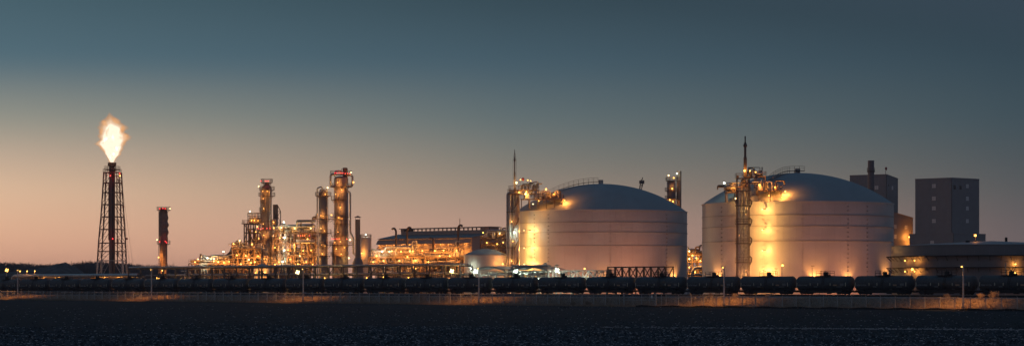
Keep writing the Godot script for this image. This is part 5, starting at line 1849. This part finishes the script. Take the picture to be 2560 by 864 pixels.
	for px in [1404, 1440, 1480]:
		lamp(tb, Vector3(grid.call(px, -21.0), 3.3, 2.4), "cool", 16, "lamp", 0.3)

# ------------------------------------------------------------------ right-hand buildings and odds and ends
func clad_block(t: Node3D, pts: Array, tops: Array, m: Material) -> void:
	# an upright block over a plan polygon, with ribbed walls; tops: wall height at each corner
	for i in pts.size():
		var a: Vector3 = pts[i]
		var b: Vector3 = pts[(i + 1) % pts.size()]
		var ha: float = tops[i]
		var hb: float = tops[(i + 1) % pts.size()]
		var n := maxi(2, int((b - a).length() / 0.55))
		var out := Vector3((b - a).z, 0, -(b - a).x).normalized() * 0.08
		var poly := []
		for k in n:
			for e in [[0.0, 0.55, out, out], [0.55, 0.7, out, Vector3.ZERO], [0.7, 0.85, Vector3.ZERO, Vector3.ZERO], [0.85, 1.0, Vector3.ZERO, out]]:
				var f: float = (k + e[0]) / n
				var g: float = (k + e[1]) / n
				var p: Vector3 = a.lerp(b, f) - e[2]
				var q: Vector3 = a.lerp(b, g) - e[3]
				poly.append([p, p + Vector3(0, lerpf(ha, hb, f), 0), q + Vector3(0, lerpf(ha, hb, g), 0), q])
		mi(t, "ribbed_wall", faces(poly), m)
		bar(t, "eave_trim", a + Vector3(0, ha, 0), b + Vector3(0, hb, 0), 0.3, m)
	var roof := []
	for i in pts.size():
		roof.append(pts[i] + Vector3(0, tops[i] - 0.02, 0))
	mi(t, "roof", faces([roof]), M.roof_blue)

func window_on(t: Node3D, p: Vector3, along_dir: Vector3, pale := true, w := 1.4, h := 1.3) -> void:
	var yaw := atan2(-along_dir.z, along_dir.x)
	var out := Vector3(along_dir.z, 0, -along_dir.x).normalized()
	if out.z < 0: out = -out
	var f := box(t, "window", p + out * 0.05, Vector3(w, h, 0.12), M.window_pale if pale else M.window_dark, yaw)
	if pale:
		mi(f, "frame", bars([[Vector3(-0.52, -0.5, 0.6), Vector3(-0.52, 0.5, 0.6), 0.06], [Vector3(0.52, -0.5, 0.6), Vector3(0.52, 0.5, 0.6), 0.06], [Vector3(0, -0.5, 0.6), Vector3(0, 0.5, 0.6), 0.05], [Vector3(-0.5, 0.5, 0.6), Vector3(0.5, 0.5, 0.6), 0.06], [Vector3(-0.5, 0, 0.6), Vector3(0.5, 0, 0.6), 0.05], [Vector3(-0.5, -0.5, 0.6), Vector3(0.5, -0.5, 0.6), 0.06]]), M.clad)

func right_buildings() -> void:
	# the free-standing tower with a podium
	var t := stand("prilling_tower", "free-standing square dark clad tower with window columns above a wider podium", "tower building", 2381, 760)
	var near := P(2381, 0)
	near.y = 0
	var l := P(2303, 0, -9.6)
	l.y = 0
	var r := P(2465, 0, -10.0)
	r.y = 0
	var far := l + r - near
	var h := EYE + (719 - 444.5) * sc
	clad_block(t, [l, near, r, far], [h, h, h, h], M.clad)
	var dl := (near - l).normalized()
	var dr := (r - near).normalized()
	for y in [463.0, 494.5, 519.0, 551.0]:
		window_on(t, l.lerp(near, 0.52) + Vector3(0, P(0, y).y, 0), dl)
		window_on(t, near.lerp(r, 0.56) + Vector3(0, P(0, y).y, 0), dr)
	for f in [0.1, 0.31]:
		window_on(t, near.lerp(r, f) + Vector3(0, P(0, 467.5).y, 0), dr, false, 1.1, 1.2)
	var k := 1.16
	var c := (l + r) / 2
	var pl := P(2290, 0, -10.6)
	pl.y = 0
	var pr := P(2483, 0, -11.2)
	pr.y = 0
	var pn := P(2383, 0, 1.6)
	pn.y = 0
	var ph := EYE + (719 - 583.5) * sc
	clad_block(t, [pl, pn, pr, pl + pr - pn], [ph, ph, ph, ph], M.clad)
	window_on(t, pl.lerp(pn, 0.52) + Vector3(0, P(0, 605.5).y, 0), (pn - pl).normalized())
	# the tower behind the right great tank
	var b := stand("clad_tower", "dark clad tower with a sloping roof edge behind the right great tank", "tower building", 2218, 800)
	near = P(2218, 0)
	near.y = 0
	l = P(2135, 0, -8)
	l.y = 0
	r = P(2257, 0, -9.0)
	r.y = 0
	h = EYE + (719 - 436) * sc
	clad_block(b, [l, near, r, l + r - near], [h, h, h - 1.0, h - 1.0], M.clad)
	dl = (near - l).normalized()
	dr = (r - near).normalized()
	window_on(b, l.lerp(near, 0.73) + Vector3(0, P(0, 468).y, 0), dl)
	window_on(b, near.lerp(r, 0.5) + Vector3(0, P(0, 468).y, 0), dr)
	window_on(b, near.lerp(r, 0.16) + Vector3(0, P(0, 462).y, 0), dr, false, 0.8, 0.8)
	bar(b, "beacon_pole", P(2216.5, 437, -1), P(2217.5, 424, -1), 0.14, M.steel)
	mi(b, "beacon", lathe([Vector2(0.05, -0.7), Vector2(0.42, 0.0), Vector2(0.3, 0.5), Vector2(0.01, 0.6)], 12), M.red_paint, Transform3D(Basis(), P(2218, 421, -1)))
	var a := stand("tower_annex", "lower clad annex with a sloped roof and a lamp beside the dark clad tower", "building", 2262, 775)
	near = P(2230, 0, 2)
	near.y = 0
	r = P(2290, 0, -5)
	r.y = 0
	l = P(2222, 0, -8)
	l.y = 0
	h = EYE + (719 - 530) * sc
	clad_block(a, [l, near, r, l + r - near], [h, h, h - 1.7, h - 1.7], M.clad_warm)
	dr = (r - near).normalized()
	for e in [[0.13, 566.5], [0.13, 591.0], [0.66, 567.0]]:
		window_on(a, near.lerp(r, e[0]) + Vector3(0, P(0, e[1]).y, 0), dr)
	var lp := near.lerp(r, 0.7) + Vector3(0.5, P(0, 592).y, 1.6)
	bar(a, "lamp_bracket", near.lerp(r, 0.7) + Vector3(0, P(0, 592).y, 0), lp, 0.1, M.steel)
	lamp(a, lp, "sodium", 16, "wall_lamp", 0.44)
	lamp(a, near.lerp(r, 0.85) + Vector3(0.6, P(0, 611).y, 1.4), "sodium", 8, "wall_lamp", 0.3)
	var s := stand("dark_chimney", "dark round chimney with a collar in front of the clad tower", "chimney", 2179, 735)
	mi(s, "shaft", lathe([Vector2(8.2 * sc, 0), Vector2(8.0 * sc, P(0, 401).y), Vector2(6.8 * sc, P(0, 401).y), Vector2(6.8 * sc, P(0, 408).y)], 28), M.shell_dark)
	for py in [427, 429.5]:
		mi(s, "collar", lathe([Vector2(8.0 * sc, -0.12), Vector2(9.6 * sc, -0.12), Vector2(9.6 * sc, 0.12), Vector2(8.0 * sc, 0.12)], 28), M.steel, Transform3D(Basis(), P(2179, py)))
	for x in [-9.2, 9.2]:
		bar(s, "collar_lug", P(2179 + x, 428), P(2179 + x, 419), 0.14, M.steel)

func behind_tanks() -> void:
	rng.seed = 701
	var pipes := [M.pipe_pale, M.pipe_brown, M.jacket, M.rust_steel]
	var t := stand("far_column", "lit process column beside a square stack, peeping over the left great tank", "process column", 1680, 860)
	vessel(t, "shell", P(1679, 742), 11 * sc, P(0, 458).y, M.shell_dark, 0.6)
	tube(t, "stack", P(1698.5, 742, -1), P(1698.5, 427, -1), 6.2 * sc, M.rust_shell)
	for e in [[452, 6, 14], [478, 11, 16], [498, 11, 16]]:
		ring_platform(t, Vector3(P(1679, 0).x, P(0, e[0]).y, 0), e[1] * sc, e[2] * sc, 0, TAU, M.rust_steel)
	for e in [[1671, 439, "warm", 4], [1684, 445, "sodium", 3], [1680, 472, "sodium", 9], [1682, 504, "sodium", 9], [1674, 500, "sodium", 5]]:
		lamp(t, P(e[0], e[1], 2.4), e[2], e[3], "platform_lamp", 0.44)
	lamp(t, P(1692, 434, 2.0), "cool", 5, "platform_lamp", 0.46)
	for x in [1668.0, 1674, 1686]:
		bar(t, "post", P(x, 460, 1), P(x, 440, 1), 0.16, M.steel)
	var c := stand("crane_head", "small dark lattice crane head showing above the left great tank's dome", "crane", 1605, 900)
	bar(c, "mast", P(1598, 745), P(1600, 480), 0.6, M.steel)
	mi(c, "boom", bars([[P(1597, 482), P(1604, 448), 0.3], [P(1602, 482), P(1610, 450), 0.3], [P(1597, 474), P(1606, 470), 0.2], [P(1599, 464), P(1608, 460), 0.2], [P(1601, 456), P(1609, 452), 0.2], [P(1597, 474), P(1608, 460), 0.2], [P(1606, 450), P(1607, 443), 0.3]]), M.steel)
	box(c, "head_block", P(1605, 455), Vector3(1.7, 1.2, 1.0), M.steel, 0.4)
	# pipework glimpsed between the two great tanks
	var g := stand("pipe_manifold", "lit pipe manifold with a fat bent pipe in the gap between the great tanks", "pipework", 1738, 700)
	var x0 := P(1716, 0).x
	var x1 := P(1760, 0).x
	frame(g, x0, x1, -4, 2, [P(0, 690).y, P(0, 655).y, P(0, 637).y], 3, M.rust_steel, 0.28)
	for py in [690, 655, 637]:
		pipe_run(g, x0, x1, P(0, py).y + 0.2, -3, 1.8, 6, pipes, 0.1, 0.3)
		equipment(g, x0, x1, P(0, py).y + 0.2, -3, 1.5, 5, pipes, 0.9)
		riser_pipes(g, x0, x1, P(0, py).y - 2, P(0, py).y + 2.5, -1, 2, 6, pipes)
	pipe(g, "fat_pipe", [P(1762, 669, 3), P(1734, 669, 3), P(1728, 690, 3), P(1728, 740, 3)], 0.55, M.jacket, 14)
	pipe(g, "fat_pipe", [P(1719, 686, 3.2), P(1762, 686, 3.2)], 0.3, M.jacket, 14)
	mi(g, "railing", bars(railing_loop([P(1718, 637, 2), P(1758, 637, 2)], 1.2)), M.rust_steel)
	mi(g, "gantry", bars(railing_loop([P(1741, 637, 0), P(1757, 637, 0)], 2.2, false, 2.0, 0.16)), M.steel)
	for e in [[1722, 628, "warm", 5], [1722, 647, "warm", 9], [1730, 638, "sodium", 7], [1740, 645, "sodium", 7], [1750, 652, "sodium", 6], [1737, 680, "sodium", 7], [1722, 668, "sodium", 6]]:
		lamp(g, P(e[0], e[1], 3.0), e[2], e[3], "lamp", 0.38)

func yard_lamp(px: float, py: float, depth: float, label: String, kind: String, e: float, lit := true) -> void:
	var t := stand("yard_lamp", label, "lamp post", px, depth, "lamp posts in the plant yard")
	var top := P(px, py)
	tube(t, "post", Vector3.ZERO, top - Vector3(0, 0.1, 0), 0.09, M.galvanised)
	box(t, "lamp_hood", top + Vector3(0.12, 0.26, 0), Vector3(0.7, 0.14, 0.6), M.steel)
	if lit:
		lamp(t, top + Vector3(0.12, -0.08, 0.1), kind, e, "lamp", 0.48)
		if e > 11:  # extra glowing bulbs without light sources, added to widen the bright spot
			for k in 4:
				var a := k * TAU / 4 + 0.5
				mi(t, "lamp", bulb_mesh, M["glow_" + kind], Transform3D(Basis.from_scale(Vector3.ONE * 0.4), top + Vector3(0.12 + 0.4 * cos(a), -0.08 + 0.4 * sin(a), 0.1)))

func yard_lamps() -> void:
	yard_lamp(14, 674, 760, "sodium yard lamp at the far left, left of the shiny pipe's elbow", "sodium", 14)
	yard_lamp(391, 697, 690, "big bright sodium yard lamp just right of the second fence pole", "sodium", 26)
	yard_lamp(742, 679, 650, "biggest brightest yard lamp, left of the third fence pole", "warm", 40)
	yard_lamp(961, 690, 630, "small sodium yard lamp below the middle of the pipe gallery", "sodium", 12)
	yard_lamp(1069, 692, 622, "small sodium yard lamp between the gallery middle and the domed tank", "sodium", 10)
	yard_lamp(1128, 676, 618, "bright sodium yard lamp just left of the small domed tank", "warm", 24)
	yard_lamp(1188, 677, 612, "white yard lamp in front of the small domed tank", "cool", 28)
	yard_lamp(1288, 676, 604, "brightest white yard lamp at the foot of the pipe riser tower", "cool", 40)
	yard_lamp(1391, 674, 596, "white yard lamp where canopy and truss bridge meet", "cool", 16)
	yard_lamp(1940, 674, 548, "short dark hooded lamp post before the right great tank", "sodium", 2, false)
	yard_lamp(1956, 662, 552, "taller lamp post with a lit head before the right great tank", "sodium", 4)
	yard_lamp(2032, 667, 546, "dark hooded lamp post before the middle of the right great tank", "sodium", 2, false)
	yard_lamp(2281, 672, 512, "slim lit lamp post before the low wide tank's left side", "sodium", 4)
	yard_lamp(2516, 656, 506, "slim unlit post before the low wide tank's right side", "sodium", 2, false)

func yard_flood(px: float, depth: float, label: String, e: float) -> void:
	var t := stand("ground_floodlight", label, "floodlight", px, depth, "low floodlights aimed at the great tanks")
	tube(t, "post", Vector3.ZERO, Vector3(0, 1.5, 0), 0.08, M.steel)
	box(t, "lamp_hood", Vector3(0, 1.75, 0.3), Vector3(0.8, 0.6, 0.16), M.steel)
	spot_lamp(t, Vector3(0, 1.75, -0.05), Vector3(0, 0.22, -1), 66.0, "flood", e, 0.4)

func yard_floods() -> void:
	yard_flood(1370, 634, "low floodlight on the ground before the left great tank's left side", 100)
	yard_flood(1490, 625, "low floodlight on the ground before the left great tank's middle", 115)
	yard_flood(1620, 634, "low floodlight on the ground before the left great tank's right side", 110)
	yard_flood(1800, 577, "low floodlight on the ground before the right great tank's left side", 85)
	yard_flood(1930, 563, "low floodlight on the ground before the right great tank, left of its middle", 100)
	yard_flood(2050, 563, "low floodlight on the ground before the right great tank, right of its middle", 75)
	yard_flood(2165, 573, "low floodlight on the ground before the right great tank's right side", 70)
	yard_flood(1090, 760, "low floodlight on the ground before the long shed", 160)

func weeds() -> void:
	rng.seed = 801
	var spots := [[1041, 30.5, 2.0, "tall tan weed clump against the fence left of the fourth pole"], [1055, 30.5, 2.2, "second tall tan weed clump left of the fourth pole"], [1118, 30.5, 1.6, "thin tan weed clump just left of the fourth pole"], [1432, 34.5, 0.9, "low dark bush at the field edge below the truss bridge"], [1470, 34.5, 1.0, "wider low dark bush beside the first one below the truss bridge"], [2370, 23, 1.0, "tan weeds on the bank just left of the sixth pole"], [2488, 23, 1.5, "tall tan weeds on the bank right of the sixth pole"], [2455, 23, 1.1, "small tan weeds on the bank right beside the sixth pole"], [1778, 23, 1.1, "tan weeds on the bank left of the fifth pole"], [1840, 23, 0.9, "low tan weeds on the bank just right of the fifth pole"], [1920, 23, 1.0, "tan weeds on the bank farther right of the fifth pole"], [300, 31, 1.3, "small tan weeds between the first two poles"]]
	for e in spots:
		var p := on_line(e[0], e[1])
		var f := clampf((e[1] - 22.0) / 12.5, 0, 1)
		f = f * f * (3 - 2 * f)
		p.y = lerpf(-0.05, field_y(p) + 0.06, f) - 0.05
		var t := thing("weed_clump", e[3], "weeds", p)
		var list := []
		for i in 34:
			var a := rng.randf() * TAU
			var b: Vector3 = Vector3(cos(a), 0, sin(a)) * rng.randf() * float(e[2]) * 0.5
			var top: Vector3 = b * 1.3 + Vector3(rng.randf_range(-0.2, 0.2), e[2] * rng.randf_range(0.5, 1.0), rng.randf_range(-0.2, 0.2))
			list.append([b, top, 0.035])
			for k in 3:
				var q: Vector3 = b.lerp(top, rng.randf_range(0.4, 0.95))
				list.append([q, q + Vector3(rng.randf_range(-0.3, 0.3), rng.randf_range(0.05, 0.35), rng.randf_range(-0.3, 0.3)), 0.05])
		mi(t, "stalks", bars(list), M.grass_dark if "dark" in e[3] else M.grass_dry)
	var o := on_line(1412, 62.0)
	o.y = field_y(o)
	var lump_t := thing("root_clump", "lone dark clump lying on the field below the left great tank", "clump", o)
	for i in 7:
		mi(lump_t, "clod", lump(60 + i), M.black_iron, Transform3D(Basis(Vector3.UP, rng.randf() * TAU) * Basis.from_scale(Vector3(0.4, 0.55, 0.3)), Vector3(rng.randf_range(-0.7, 0.7), 0, rng.randf_range(-0.3, 0.3))))

func _ready() -> void:
	light_and_camera()
	materials()
	mat("rust_shell", lin(0.42, 0.3, 0.25), 0.6, 0.0, M.steel.albedo_texture, 0.15)
	ground()
	far_background()
	tank_one()
	tank_two()
	low_tank()
	right_buildings()
	long_shed()
	behind_tanks()
	flare()
	striped_stack()
	tall_column_a()
	column_pair()
	chimney_and_silo()
	process_frames()
	pipe_racks()
	train()
	fence()
	silt_fence()
	poles()
	yard_lamps()
	yard_floods()
	weeds()
